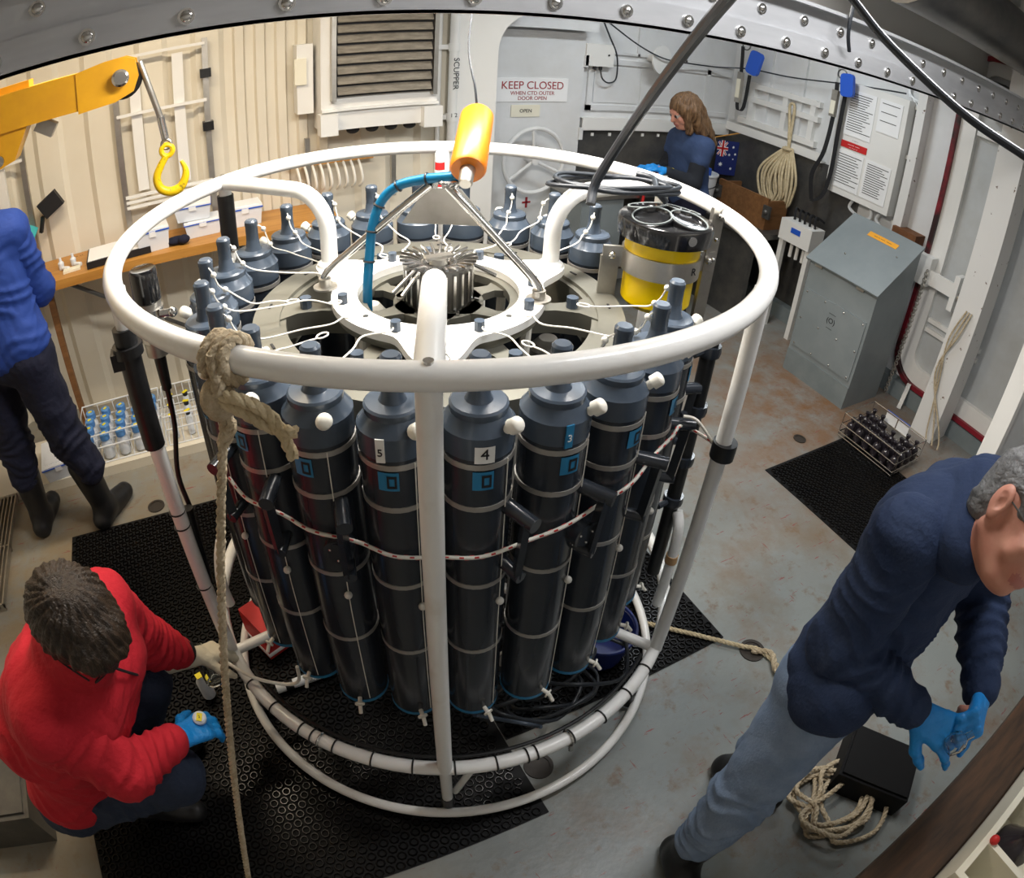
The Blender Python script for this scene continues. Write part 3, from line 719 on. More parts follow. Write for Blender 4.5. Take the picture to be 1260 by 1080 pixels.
def lanyard(az, side):
    """white cord with two beads running from the stem top across to the carousel side, ending in a loop; local coords, inward is +Y"""
    s = side
    j = lambda q: float(rng.uniform(-q, q))*.4; e = .30 if abs(s) == 1 else .20
    p = catmull([(0, -.004, 1.038), (.012*s, .020, 1.02), (.014*s, .034, .985), (.010*s, .058, .962), (.02*s, .095, .945), (.02*s+j(.03), e*.62, .935+j(.006)), (.02*s+j(.05), e*.85, .93), (.02*s+j(.05), e, .925)], 5)
    e = p[-1]; lp = []
    for t in np.linspace(0, 2*PI, 12): lp.append(e+V(.010*math.sin(t), .016*(1-math.cos(t)), 0))
    pts = np.concatenate([p, lp[1:]])
    return p, MB().tube(pts, .0021, 5).mesh('lanyard', 'cord_white')
lan = {s: lanyard(0, s) for s in (1, -1, 2, -2)}
NUM = {-15: '4', -30: '5', 0: '3'}
WHERE = {-15: 'numbered 4 just right of the front upright', -30: 'numbered 5 just left of the front upright', 0: 'second right of the front upright, with a blue number tag', 15: 'third right of the front upright, with twin handles', 30: 'fourth right of the front upright, in front of the yellow instrument', 45: 'nearest the yellow instrument on the right', -45: 'second left of the front upright, beside the tied rope', -60: 'third left of the front upright, behind the hanging rope', -75: 'fourth left of the front upright, below the left ring', -90: 'fifth left of the front upright, by the black capped sensor', -105: 'sixth left of the front upright', -120: 'seventh left of the front upright', -135: 'eighth left of the front upright, near the bench', -150: 'ninth left of the front upright, by the left rear spoke', -165: 'tenth left of the front upright, behind the left rear spoke', 180: 'at the back in line with the blue hose', 165: 'at the back just left of the orange float', 150: 'at the back just right of the striped rod', 135: 'at the back under the hand wheel', 120: 'at the back behind the right rear spoke', 105: 'at the back, left neighbour of the yellow instrument'}
for az, wh in WHERE.items():
    nm = 'grey sampling bottle '+wh
    t = thing('sampling_bottle', nm, 'bottle', pol(az, .583, ZB), 'sampling bottles on the rosette')
    t.rotation_euler = (0, 0, math.radians(az))
    front = -80 <= az <= 50
    parts = ['body', 'cap', 'collar', 'stem', 'knob']+(['bottom_rim', 'spigot', 'cord', 'bead', 'logo'] if front else [])
    ob = {}
    for p in parts: ob[p] = link(BD[p].name.split('.')[0], BD[p], t)
    for z in ((855, 755, 535, 300) if front else (855,)): link('steel_band', BD['band%d' % z], ob['body'])
    if front: link('logo_mark', BD['mark'], ob['logo'])
    if az in (-15, -30, 0):
        n_ = link('number_tag', BD['num'], t) if az == -15 else link('number_tag', MB().obox((-.012, -BR-.003, .895), (.016, .003, .05)).mesh('number_tag', 'tag_white' if az == -30 else 'tag_blue'), t)
        o_ = (0, -BR-.0045, .886) if az == -15 else (-.012, -BR-.006, .892)
        tx = text(NUM[az], .032 if az == -15 else .022, (0, 0, 0), R_BACK, 'ink' if az != 0 else 'tag_white', None, 'numeral')
        tx.parent = n_; tx.location = o_
    if front and HANDLES.get(az, 0):
        # grey swing handle: two pegs joined by a bar, on the right shoulder
        hx = .050
        hm = MB().cyl((hx, -BR*.55, .735), (hx+.045, -BR-.035, .730), .0165, n=14).cyl((hx, -BR*.55, .575), (hx+.030, -BR-.020, .57), .014, n=12).bar((hx+.030, -BR-.022, .735), (hx+.022, -BR-.012, .57), .022, .014)
        link('handle', hm.mesh('handle', 'bottle_grey'), t)
    if az == 0 or az == -45:
        hm = MB().cyl((.045, -BR*.7, .63), (.055, -BR-.012, .628), .032, n=20).cyl((.055, -BR-.010, .628), (.0555, -BR-.016, .628), .028, n=20)
        k_ = link('valve', hm.mesh('valve', 'bottle_grey'), t)
        for a in (.6, 2.7, 4.8): link('screw', MB().sphere((.055+.017*math.cos(a), -BR-.017, .628+.017*math.sin(a)), .0035, 8, 5).mesh('screw', 'steel'), k_)
    s = (1, -2, -1, 2, -1)[(az//15) % 5]
    ly = link('lanyard', lan[s][1], t)
    for q in (6, 13): link('bead', MB().sphere(lan[s][0][q], .0078, 10, 7).mesh('bead', 'bead_white'), ly)

# ------------------------------------------------ red flecked cord passed round the bottles
def cordpts():
    k = [(-66, .665, 1.175), (-60, .668, 1.155), (-52, .655, 1.15), (-45, .662, 1.143), (-37, .648, 1.13), (-30, .660, 1.116), (-22, .650, 1.108), (-15, .660, 1.112), (-7, .655, 1.13), (0, .662, 1.15), (8, .655, 1.165), (15, .664, 1.185), (23, .655, 1.205), (30, .662, 1.215), (36, .67, 1.21), (37, .752, 1.18)]
    return catmull([pol(a, r, z) for a, r, z in k], 8)
cp_ = cordpts()
rc = thing('flecked_cord', 'white and red flecked cord passed around the bottles at mid height', 'cord', cp_[0])
MB().tube(cp_, .0042, 7).build('cord', 'cord_white', rc, 60)
mb = MB()
for i in range(1, len(cp_)-1):
    c0 = cp_[i]; d = cp_[i+1]-cp_[i-1]; d /= np.linalg.norm(d); F = frame_z(d)
    mb.obox(c0+.0033*(F[:, 0]*math.cos(i*2.1)+F[:, 1]*math.sin(i*2.1)), (.003, .003, .009), F)
stuff(mb.build('fleck', 'red', rc))
MB().tube(catmull([pol(36, .665, 1.235), pol(36.5, .70, 1.23), pol(37, .752, 1.175)], 6), .004, 7).build('cord_end', 'cord_white', rc)

# ------------------------------------------------ yellow acoustic profiler
lc = pol(75, .600, 0)[:2]
la = thing('current_profiler', 'yellow instrument with black four eyed head clamped inside the frame', 'instrument', (lc[0], lc[1], 1.33))
O = (lc[0], lc[1], 0)
MB().lathe([(.085, 1.33), (.098, 1.345), (.098, 1.44), (.104, 1.455), (.104, 1.53)], 40, O).build('housing', 'yellow', la)
hd = MB().lathe([(.112, 1.525), (.128, 1.53), (.131, 1.57), (.128, 1.580), (.122, 1.583)], 40, O).build('head', 'black_gloss', la)
for a in (-75, 15, 105, 195):
    d = V(math.cos(math.radians(a)), math.sin(math.radians(a)), 0); n = d*.22+V(0, 0, .97); c0 = V(*O)+d*.068+V(0, 0, 1.588)
    R = frame_z(n)
    e = MB().lathe([(.056, -.025), (.056, .006), (.050, .008), (.047, .001), (.02, -.003)], 28, c0, R).build('transducer', 'black_gloss', hd)
    MB().torus(c0+R[:, 2]*.0085, .0515, .0022, 28, 6, R).build('transducer_rim', 'rim_grey', e)
bd_ = MB().annulus(.104, .110, 1.43, 1.488, 48, O).build('clamp_band', 'steel_dull', la)
for dx in (-1, 1):
    d = V(.90*dx, -.43*dx, 0) if dx < 0 else V(.95, -.31, 0)
    MB().obox(V(*O)+d*.135+V(0, 0, 1.46), (.055, .012, .058), rotmat('Z', math.atan2(d[1], d[0]))).build('clamp_ear', 'steel_dull', bd_)
    MB().sphere(V(*O)+d*.14+V(0, 0, 1.465)+V(-.004, -.012, 0), .011, 10, 6).build('clamp_bolt', 'steel', bd_)
d = V(-.90, .43, 0)
MB().obox(V(*O)+d*.142+V(0, 0, 1.40), (.05, .012, .12), rotmat('Z', math.atan2(d[1], d[0]))).build('bracket', 'steel_dull', la)
MB().bar(V(*O)+V(.143, -.045, 1.62), V(*O)+V(.140, -.04, 1.28), .012, .045, (1, 0, 0)).build('bracket', 'steel_dull', la)
for z in (1.60, 1.53, 1.47): MB().sphere(V(*O)+V(.138, -.062, z), .008, 8, 6).build('bracket_bolt', 'steel', la)
MB().cyl(V(*O)+V(-.018, -.126, 1.56), V(*O)+V(-.019, -.132, 1.56), .013, n=12).build('plug', 'steel', hd)
text('R', .03, V(*O)+V(.025, -.1085, 1.462), R_BACK, 'ink', bd_, 'lettering')

# black cable coil dropped over the ring and the profiler, and the long cable to the upper right
coil = thing('cable_coil', 'loose black cable coil draped over the white ring by the yellow instrument', 'cable', (.48, -.05, 1.63))
th = np.linspace(0, 2*PI*3, 100)
MB().tube(np.stack([.49+(.155+.012*np.sin(3*th))*np.cos(th+.6)+.02*np.sin(th*1.7), -.04+(.085+.008*np.cos(2*th))*np.sin(th+.6)-.05*np.cos(th+.6), 1.640+.005*np.sin(th*2.3)+.0025*th/PI], 1), .0065, 8).build('coil', 'cable_black', coil, 60)
MB().tube(catmull([V(.60, -.12, 1.612), V(.58, -.10, 1.64), V(.62, -.03, 1.655), V(.60, .02, 1.655)], 6), .009, 8).build('plug_lead', 'cable_black', coil, 60)
one(MB().tube(catmull([V(.36, -.11, 1.615), V(.385, -.09, 1.67), V(.40, -.16, 1.80), V(.36, -.30, 1.93), V(.30, -.46, 2.05), V(.22, -.64, 2.16), V(.10, -.9, 2.30), V(.0, -1.15, 2.5)], 8), .0125, 10), 'deck_cable', 'cable_black', 'thick dark cable rising from the ring to the top edge', 'cable')
one(MB().tube(catmull([V(.30, -.70, 2.32), V(.383, -.771, 2.211), V(.431, -.834, 2.144), V(.493, -.946, 2.076), V(.54, -1.061, 2.045), V(.58, -1.25, 2.02), V(.6, -1.7, 2.03)], 8), .0085, 10), 'deck_cable', 'cable_black', 'dark cable crossing the top right corner in front of the rail', 'cable')
one(MB().tube(catmull([V(1.05, -.32, 2.42), V(1.0, -.33, 2.22), V(1.03, -.32, 2.14)], 6), .006, 8), 'drop_cable', 'cable_black', 'short dark cable end hanging over the rail', 'cable')

# black capped sensor inside the left of the ring
ss = thing('deep_sensor', 'black capped steel sensor clamped inside the left of the ring', 'sensor', (-.715, .03, 1.2))
MB().lathe([(.030, 1.495), (.034, 1.50), (.034, 1.57), (.030, 1.578), (.012, 1.576)], 24, (-.715, .03, 0)).build('cap', 'black_gloss', ss)
MB().lathe([(.030, 1.36), (.031, 1.40), (.031, 1.497)], 24, (-.715, .03, 0)).build('body', 'steel_dull', ss)
for z in (1.47, 1.41): MB().annulus(.031, .035, z-.01, z+.01, 24, (-.715, .03, 0)).cyl((-.69, .0, z), (-.66, -.005, z), .010, n=10).sphere((-.66, -.005, z), .013, 10, 6).build('clamp', 'steel', ss)
MB().cyl((-.715, .03, 1.36), (-.715, .03, 1.26), .016, .013, n=12).build('connector', 'rubber', ss)
MB().tube(catmull([(-.715, .03, 1.27), (-.72, .03, 1.15), (-.745, .0, 1.02), (-.735, -.04, .9), (-.745, -.08, .78), (-.76, -.10, .6)], 6), .007, 8).build('cable', 'rubber', ss)
MB().tube([(-.745, -.055, .95), (-.755, -.085, .70)], .018, 12).build('splice_sleeve', 'rubber', ss)
# red and white striped rod behind the ring
sr = thing('striped_rod', 'red and white banded rod behind the orange float', 'rod', pol(158, .70, 1.36))
zz = 1.36
for k, h in enumerate((.03, .028, .028, .03, .03, .03, .028, .045)):
    rr = .0165
    p0 = pol(158, .70, zz)
    prof = [(rr, 0), (rr, h)] if k < 7 else [(rr, 0), (rr, h-.015), (rr*.7, h-.004), (rr*.3, h)]
    MB().lathe(prof, 18, p0).build('band', 'red' if k % 2 == 0 else 'plastic_white', sr); zz += h

MB().cyl(pol(54, .700, 1.36), pol(54, .700, .50), .022, n=14).build('black_pole', 'rubber', ros)
for z in (1.30, 1.12, .95, .80): MB().lathe([(.030, 0), (.032, .01), (.030, .03)], 16, pol(54, .700, z)).cyl(pol(54, .70, z+.015), pol(50, .655, z+.015), .009, n=8).build('pole_clamp', 'bottle_grey', ros)
wp = MB().tube(catmull([pol(50, .735, .40), pol(50, .738, .55), pol(51, .735, .72), pol(53, .72, .78)], 5), .017, 12).build('guard_tube', 'frame_white', ros)
MB().cyl(pol(50.3, .738, .60), pol(50.4, .737, .63), .020, n=14).build('tape', 'cardboard', wp)
gp = MB().tube(catmull([pol(-97, .735, .40), pol(-97, .738, .50), pol(-98, .72, .60), pol(-99, .70, .66)], 5), .018, 12).build('guard_tube', 'frame_white', ros)

# ------------------------------------------------ tan rope knotted on the ring and hanging to the deck
kn = thing('tan_rope', 'tan rope knotted round the ring front left and hanging to the deck', 'rope', (-1.0, -.81, .02))
kc = pol(-46.5, RT, HT)
tg = V(math.cos(math.radians(-46.5)), math.sin(math.radians(-46.5)), 0)
for k in range(3):
    Rk = frame_z(tg+V(0, 0, .12*(k-1))); rope(MB(), [kc+tg*(k-1)*.021+Rk@V(.0325*math.cos(q), .0325*math.sin(q), 0) for q in np.linspace(0, 2*PI, 40)], .0112, .06).build('turn', 'rope_tan', kn, 60)
out = V(math.sin(math.radians(-46.5)), -math.cos(math.radians(-46.5)), 0)
rope(MB(), catmull([kc+out*.03+V(0, 0, .02), kc+out*.045+tg*.015-V(0, 0, .03), kc+out*.035-tg*.02-V(0, 0, .065), kc+out*.03+tg*.01-V(0, 0, .10), kc+out*.042-tg*.008-V(0, 0, .14)], 8), .0120, .06).build('knot', 'rope_tan', kn, 60)
MB().sphere(kc+out*.035-V(0, 0, .055), .03, 12, 8, (1, .8, 1.3)).build('knot', 'rope_tan', kn, 60)
for k in range(2):
    rope(MB(), catmull([kc+out*.04-V(0, 0, .05), kc+out*.045+tg*.05-V(0, 0, .035+.02*k), kc+out*.03+tg*.10-V(0, 0, .065+.02*k), kc+out*.03+tg*(.13+.01*k)-V(0, 0, .13-.05*k)], 8), .0105, .055).build('tail', 'rope_light', kn, 60)
A = kc+out*.03-V(0, 0, .09); B = V(-1.0, -.81, .012)
rope(MB(), [A+(B-A)*t for t in np.linspace(0, 1, 30)], .0088, .05).build('fall', 'rope_tan', kn, 60)

# ------------------------------------------------ gear inside the foot of the frame
cb = thing('cable_bundle', 'tangle of black cables on the deck inside the rosette foot', 'cable', (.1, -.45, .03))
for k in range(9):
    c = V(.02+.28*rng.random(), -.30-.25*rng.random(), .16+.16*rng.random()); pts = []
    for t in np.linspace(0, 2*PI*(0.8+.5*rng.random()), 7): pts.append(c+V(.16*math.cos(t+k), .10*math.sin(t+k), .05*math.sin(2*t+k)))
    MB().tube(catmull(pts, 6), .007, 7).build('lead', 'cable_black', cb, 60)
MB().tube(catmull([V(-.16, -.60, .42), V(-.10, -.58, .33), V(.0, -.62, .28), V(.03, -.66, .30)], 6), .007, 7).build('grey_lead', 'bottle_cap', cb, 60)
pu = thing('pump_unit', 'steel banded pump lying in the cable tangle', 'pump', (.12, -.40, .2))
MB().cyl((.02, -.44, .30), (.24, -.30, .34), .045, n=20).build('barrel', 'steel_dark', pu)
for t in (.2, .6): MB().torus(V(.02, -.44, .30)+t*V(.22, .14, .04), .046, .006, 24, 6, frame_z((.22, .14, .04))).build('band', 'knob_white', pu)
MB().cyl((.2, -.5, .32), (.32, -.42, .36), .022, n=14).build('pipe', 'knob_white', pu)
bk = thing('blue_tub', 'dark blue plastic tub on the mat inside the frame', 'tub', (.48, -.33, .018))
MB().lathe([(.10, .018), (.125, .16), (.130, .165), (.120, .16), (.096, .03)], 28, (.48, -.33, 0)).build('bowl', 'tub_blue', bk)
MB().torus((.48, -.33, .165), .128, .007, 32, 6).build('rim', 'tub_blue', bk)
rd = thing('red_case', 'small red case with white stripe under the bottles at left', 'case', (-.60, .22, .018))
MB().obox((-.60, .22, .10), (.20, .16, .16), rotmat('Z', .4)).build('body', 'red', rd)
MB().obox((-.60, .215, .05), (.205, .165, .012), rotmat('Z', .4)).build('stripe', 'plastic_white', rd)
pv = thing('white_pipe', 'short white plastic pipe with a black band on the mat', 'pipe', (-.55, -.035, .018))
MB().cyl((-.45, -.028, .038), (-.615, -.038, .038), .018, n=18).cyl((-.635, -.039, .038), (-.675, -.041, .038), .018, n=18).build('tube', 'plastic_white', pv)
MB().cyl((-.61, -.038, .038), (-.64, -.039, .038), .0185, n=18).build('band', 'rubber', pv)
text('-/- --', .02, (-.53, -.053, .047), np.array(((1, 0, 0), (0, .6, -.8), (0, .8, .6))), 'ink', pv, 'lettering')
# small drain hose from a bottle spigot to the sampler's glass bottle
one(MB().tube(catmull([pol(-62, .655, .50), pol(-63, .66, .42), pol(-66, .69, .395), pol(-71, .76, .43), V(-.795, -.16, .44)], 8), .0055, 8), 'sample_tube', 'knob_white', 'thin clear sampling tube from a bottle spigot to the gloved hand', 'tube')
# floor rope by the deck socket
one(rope(MB(), catmull([V(.70, -.30, .03), V(.86, -.45, .02), V(1.0, -.60, .02), V(1.06, -.66, .016), V(1.07, -.78, .014), V(1.02, -.88, .012), V(1.09, -.94, .012), V(1.19, -.96, .012), V(1.24, -.92, .012)], 10), .010, .06), 'deck_rope', 'rope_light', 'short pale rope tied at the deck socket right of the rosette', 'rope')
one(rope(MB(), catmull([V(1.03, -.64, .012), V(1.08, -.70, .03), V(1.04, -.78, .03), V(1.09, -.84, .028), V(1.06, -.88, .012)], 8), .013, .07), 'rope_splice', 'rope_tan', 'thick spliced rope end by the deck socket', 'rope')
# ================================================================== bench wall
bn = thing('work_bench', 'varnished wooden fold-down bench along the cream wall', 'bench', (-1.0, 2.1, 0))
MB().box(-2.3, 0.22, 1.93, 2.33, .968, .992).build('worktop', 'wood', bn)
MB().box(-2.3, 0.22, 1.922, 1.932, .945, .994).build('front_edge', 'wood', bn)
for x in (-1.43, -2.2): MB().bar((x, 2.05, 0.0), (x, 2.05, .968), .035, .035).build('leg', 'wood_brown', bn)
MB().tube([(-1.32, 1.99, .955), (-.62, 2.28, .35)], .012, 8).build('brace', 'steel_dark', bn)
MB().tube([(-.35, 1.99, .955), (-.05, 2.28, .45)], .012, 8).build('brace', 'steel_dark', bn)
text('---- --', .035, (-1.27, 2.27, .9925), np.eye(3), 'ink', bn, 'lettering')
cbd = thing('clipboard', 'black clipboard with blank white sheet and pen on the bench', 'clipboard', (-1.0, 2.11, .993))
Rc = rotmat('Z', .06)
MB().obox((-1.0, 2.10, 1.012), (.36, .25, .035), Rc).build('board', 'ink', cbd)
MB().obox((-1.0, 2.105, 1.0315), (.345, .235, .003), Rc).build('sheet', 'paper', cbd)
MB().cyl((-.985, 2.12, 1.036), (-.98, 2.21, 1.036), .005, n=8).build('pen', 'ink', cbd)
def tub(x, y, z, sx, sy, sz, rz, label, lid='plastic_blue'):
    t = thing('plastic_tub', label, 'tub', (x, y, z), 'plastic tubs')
    t.rotation_euler = (0, 0, rz)
    prof = lambda f, zz: [(-sx/2*f, -sy/2*f, zz), (sx/2*f, -sy/2*f, zz), (sx/2*f, sy/2*f, zz), (-sx/2*f, sy/2*f, zz)]
    mb = MB(); mb.add(prof(.88, 0)+prof(1, sz*.86), [(3, 2, 1, 0), (4, 5, 6, 7), (0, 1, 5, 4), (1, 2, 6, 5), (2, 3, 7, 6), (3, 0, 4, 7)])
    mb.build('box', 'plastic_milky', t, world=False)
    MB().obox((0, 0, sz*.90), (sx*1.05, sy*1.05, sz*.07)).build('seal', lid, t, world=False)
    MB().obox((0, 0, sz*.97), (sx*1.03, sy*1.03, sz*.08)).obox((0, 0, sz*1.02), (sx*.8, sy*.8, sz*.04)).build('lid', 'plastic_white', t, world=False)
    MB().obox((0, -sy*.51, sz*.8), (sx*.2, .008, sz*.25)).build('clip', 'plastic_white', t, world=False)
tub(-.52, 2.14, .993, .20, .15, .085, .05, 'lower of two stacked milky plastic tubs on the bench')
tub(-.56, 2.16, 1.085, .20, .15, .085, -.05, 'upper tub of the stacked pair on the bench')
tub(-.28, 2.17, .993, .19, .16, .11, .02, 'plastic tub right of the stacked tubs by the black pole')
tub(-.80, 2.06, .993, .18, .14, .12, .1, 'plastic tub beside the clipboard behind the ring')
dk = thing('dark_gloves', 'crumpled dark blue rag on the bench beside the stacked tubs', 'rag', (-.67, 2.03, .993))
MB().sphere((-.67, 2.03, 1.015), .06, 14, 9, (1.1, .6, .38)).sphere((-.63, 2.00, 1.022), .035, 12, 8, (1, .8, .7)).build('cloth', 'trousers_navy', dk)
for k, (x, y) in enumerate(((-1.34, 2.10), (-1.27, 2.12))):
    f = thing('sample_vial', ('left', 'right')[k]+' of two small clear plastic vials on the bench', 'vial', (x, y, .993), 'vials on the bench')
    MB().lathe([(.016, .993), (.018, 1.03), (.008, 1.04), (.008, 1.06)], 14, (x, y, 0)).build('vial', 'plastic_milky', f)
    MB().cyl((x+.01, y-.02, 1.004), (x+.05, y-.05, 1.004), .011, n=10).build('stopper', 'plastic_white', f)
nt_ = one(MB().obox((-1.27, 2.03, .999), (.10, .055, .012), rotmat('Z', .1)).obox((-1.27, 2.035, 1.006), (.08, .012, .002), rotmat('Z', .1)), 'label_tray', 'paper_cream', 'small cream label tray on the bench near the blue shirt', 'tray')
# rope lashing / coil on the bench right end behind the bottles
mb = thing('cord_hank', 'hank of white cord on the bench behind the rosette', 'cord', (.28, 2.25, 1.15))
for k in range(9): MB().tube(catmull([(.05+.045*k, 2.27, 1.24), (.055+.045*k, 2.22, 1.19), (.06+.045*k, 2.21, 1.12), (.05+.045*k, 2.25, 1.08)], 4), .008, 6).build('strand', 'cord_white', mb)
MB().box(.0, .5, 2.26, 2.30, 1.235, 1.25).build('rail', 'wood', mb)

# wire shelving frames on the wall
def frame_rack(label, posts, rungs):
    t = thing('wall_rack', label, 'rack', (posts[0][0], 2.29, posts[0][1]), 'white wire racks on the cream wall')
    for x, z0, z1 in posts: MB().box(x-.016, x+.016, 2.27, 2.30, z0, z1).build('post', 'steel_dull', t)
    for x0, x1, z in rungs: MB().box(x0, x1, 2.255, 2.275, z-.008, z+.008).build('rung', 'paint_white', t)
    return t
ra = frame_rack('right hand wire rack behind the yellow hook', [(-.93, .993, 1.9), (-.43, .993, 2.06)], [(-.93, -.43, 2.03), (-.93, -.43, 1.71), (-.93, -.43, 1.22), (-.93, -.43, 1.19), (-.93, -.43, 1.25)])
for x in (-.82, -.58): MB().box(x-.03, x+.03, 2.28, 2.31, 1.27, 2.0).build('slat', 'paint_white', ra)
for z in (1.56, 1.86): MB().box(-.46, -.40, 2.25, 2.31, z-.025, z+.025).build('clamp', 'rubber', ra)
rb_ = frame_rack('left hand wire rack above the man in blue', [(-1.50, .993, 1.75), (-2.0, .993, 1.75)], [(-2.0, -1.5, 1.62), (-2.0, -1.5, 1.16), (-2.0, -1.5, 1.13)])
MB().box(-1.68, -1.62, 2.28, 2.31, 1.18, 1.6).build('slat', 'paint_white', rb_)
tc_ = thing('teal_cloth', 'teal cloth folded over the left wire rack', 'cloth', (-1.58, 2.20, 1.17))
MB().add([(-1.68, 2.16, 1.17), (-1.48, 2.16, 1.19), (-1.47, 2.27, 1.22), (-1.64, 2.27, 1.32), (-1.60, 2.14, 1.25), (-1.52, 2.15, 1.17)], [(0, 5, 4), (0, 4, 3), (4, 5, 1), (4, 1, 2, 3)]).add([(-1.68, 2.17, 1.165), (-1.48, 2.17, 1.185), (-1.47, 2.28, 1.215), (-1.64, 2.28, 1.315)], [(0, 1, 2, 3)]).build('fold', 'teal', tc_)
bb = thing('black_brush', 'black brush head clipped on the cream wall above the bench', 'brush', (-1.38, 2.28, 1.26))
MB().obox((-1.37, 2.27, 1.33), (.13, .05, .10), rotmat('Y', -.5)).build('head', 'ink', bb)
MB().bar((-1.43, 2.28, 1.27), (-1.46, 2.29, 1.18), .02, .02).build('stub', 'ink', bb)
for x, z0, z1 in ((.115, 1.05, 1.40), (.62, .99, 1.25)):
    one(MB().box(x-.014, x+.014, 2.25, 2.28, z0, z1), 'wall_upright', 'steel_dull', ('slotted steel upright left of the heater' if x < .3 else 'slotted steel upright under the heater'), 'upright')

# fan heater with slatted front
ht = thing('fan_heater', 'white louvred fan heater mounted on the wall above the bench', 'heater', (.5, 2.22, 1.44))
MB().box(.17, .83, 2.12, 2.33, 1.45, 2.25).build('casing', 'paint_white', ht)
MB().box(.245, .785, 2.095, 2.121, 1.64, 2.20).build('recess', 'ink', ht)
for k in range(9):
    z = 1.655+.058*k
    MB().obox((.515, 2.085, z+.02), (.525, .006, .052), rotmat('X', -.55)).build('slat', 'louvre', ht)
for x in (.232, .798): MB().box(x-.012, x+.012, 2.07, 2.12, 1.62, 2.22).build('side_rail', 'steel_dull', ht)
for x0, x1 in ((.155, .25), (.735, .845)):
    MB().obox(((x0+x1)/2, 2.11, 1.49), (x1-x0, .09, .12)).build('corner_cap', 'paint_white', ht)
MB().box(.17, .83, 2.095, 2.12, 1.56, 1.575).build('drip_edge', 'paint_white', ht)
for k in range(4): MB().sphere((.36+.11*k, 2.18, 1.435), .035, 10, 7, (1.1, .8, .7)).build('cable_gland', 'ink', ht)
jb = thing('switch_box', 'small white switch box with cream cover left of the heater', 'box', (.10, 2.28, 1.5))
MB().box(.06, .15, 2.22, 2.33, 1.55, 1.95).build('box', 'paint_white', jb)
MB().box(.045, .11, 2.20, 2.22, 1.72, 1.87).build('cover', 'paper_cream', jb)
sp_ = thing('scupper_pipe', 'white drain pipe lettered SCUPPER left of the doorway', 'pipe', (.985, 2.28, .3))
MB().cyl((.985, 2.27, .0), (.985, 2.27, ZC), .028, n=18).build('pipe', 'paint_white', sp_)
MB().cyl((.91, 2.31, .0), (.91, 2.31, ZC), .015, n=12).build('thin_pipe', 'paint_white', sp_)
for z in (1.42, 1.86): MB().cyl((.985, 2.27, z), (.985, 2.27, z+.05), .033, n=18).box(.89, .99, 2.28, 2.34, z+.01, z+.04).build('collar', 'paint_white', sp_)
Rt_ = R_BACK@rotmat('Z', -PI/2)
text('SCUPPER', .05, (.99, 2.2395, 1.72), Rt_, 'ink', sp_, 'lettering')
text('1/2', .035, (.985, 2.2385, 1.46), R_BACK, 'ink', sp_, 'lettering')

# junction box, cable loop, reel disc and red notice on the far wall
jx = thing('junction_box', 'white junction box with looped black cable on the far wall', 'box', (2.25, 2.6, 1.77))
MB().box(2.10, 2.34, YB2-.06, YB2, 1.76, 1.93).build('box', 'paint_white', jx)
for x in (2.19, 2.24): MB().cyl((x, YB2-.04, 1.76), (x, YB2-.04, 1.735), .014, n=10).build('gland', 'ink', jx)
MB().sphere((2.29, YB2-.062, 1.85), .008, 8, 5).build('screw', 'ink', jx)
MB().tube(catmull([(2.24, YB2-.04, 1.74), (2.25, YB2-.06, 1.67), (2.31, YB2-.06, 1.64), (2.37, YB2-.06, 1.68), (2.36, YB2-.06, 1.85), (2.28, YB2-.06, 2.0), (2.22, YB2-.05, 2.12)], 8), .006, 6).build('cable', 'cable_black', jx)
ds = thing('cable_disc', 'white disc on the far wall that the black cable passes', 'disc', (2.70, 2.55, 1.75))
MB().cyl((2.70, YB2, 1.86), (2.72, YB2-.11, 1.86), .03, n=12).build('stub', 'paint_white', ds)
MB().lathe([(.115, 0), (.115, .012)], 32, (2.72, YB2-.12, 1.86), frame_z((.25, -1, .05))).build('disc', 'paint_white', ds)
one(MB().tube(catmull([(2.22, YB2-.08, 2.12), (2.45, YB2-.14, 1.97), (2.66, YB2-.17, 1.885), (2.9, YB2-.12, 1.86), (3.3, YB2-.10, 1.86), (XW-.12, 2.35, 1.90), (XW-.10, 1.9, 1.92), (XW-.10, 1.3, 2.0), (XW-.12, .9, 2.05)], 8), .006, 6), 'wall_cable', 'cable_black', 'black cable strung along the far and right walls', 'cable')
rn = thing('red_notice', 'small white notice with red print on the far wall', 'notice', (2.51, 2.62, 1.78))
MB().box(2.43, 2.60, YB2-.004, YB2-.001, 1.77, 1.83).build('card', 'paper', rn)
for k in range(2): text('WATCH YOUR HEAD'[:14] if False else '--- ------ ---', .026, (2.515, YB2-.0055, 1.812-.022*k), R_BACK, 'ink_red', rn, 'print')

# ================================================================== yellow crane arm and hook
cr = thing('yellow_crane', 'yellow crane arm reaching in below the overhead rail', 'crane', (-1.3, .9, 1.9))
MB().box(-2.45, -.90, .84, .96, 1.905, 2.035).build('boom', 'crane_yellow', cr, 30)
MB().box(-2.45, -1.10, .86, .94, 2.035, 2.06).build('top_rail', 'crane_yellow', cr)
for y in (.835, .945):
    out = [(-.93, 1.895), (-.80, 1.905), (-.735, 1.93), (-.715, 1.98), (-.725, 2.04), (-.76, 2.055), (-.84, 2.05), (-.93, 2.035)]
    MB().prism([(a, b) for a, b in out], .02, (0, y+.02, 0), R_BACK).build('cheek_plate', 'crane_yellow', cr)
MB().cyl((-.775, .80, 1.985), (-.775, .99, 1.985), .016, n=14).build('pin', 'steel', cr)
MB().lathe([(.030, 0), (.030, .012), (.022, .018)], 18, (-.775, .817, 1.985), frame_z((0, -1, 0))).build('pin_nut', 'steel', cr)
MB().lathe([(.062, -.028), (.07, -.02), (.055, 0), (.07, .02), (.062, .028)], 28, (-.775, .9, 1.975), frame_z((0, 1, 0))).build('sheave', 'rubber', cr)
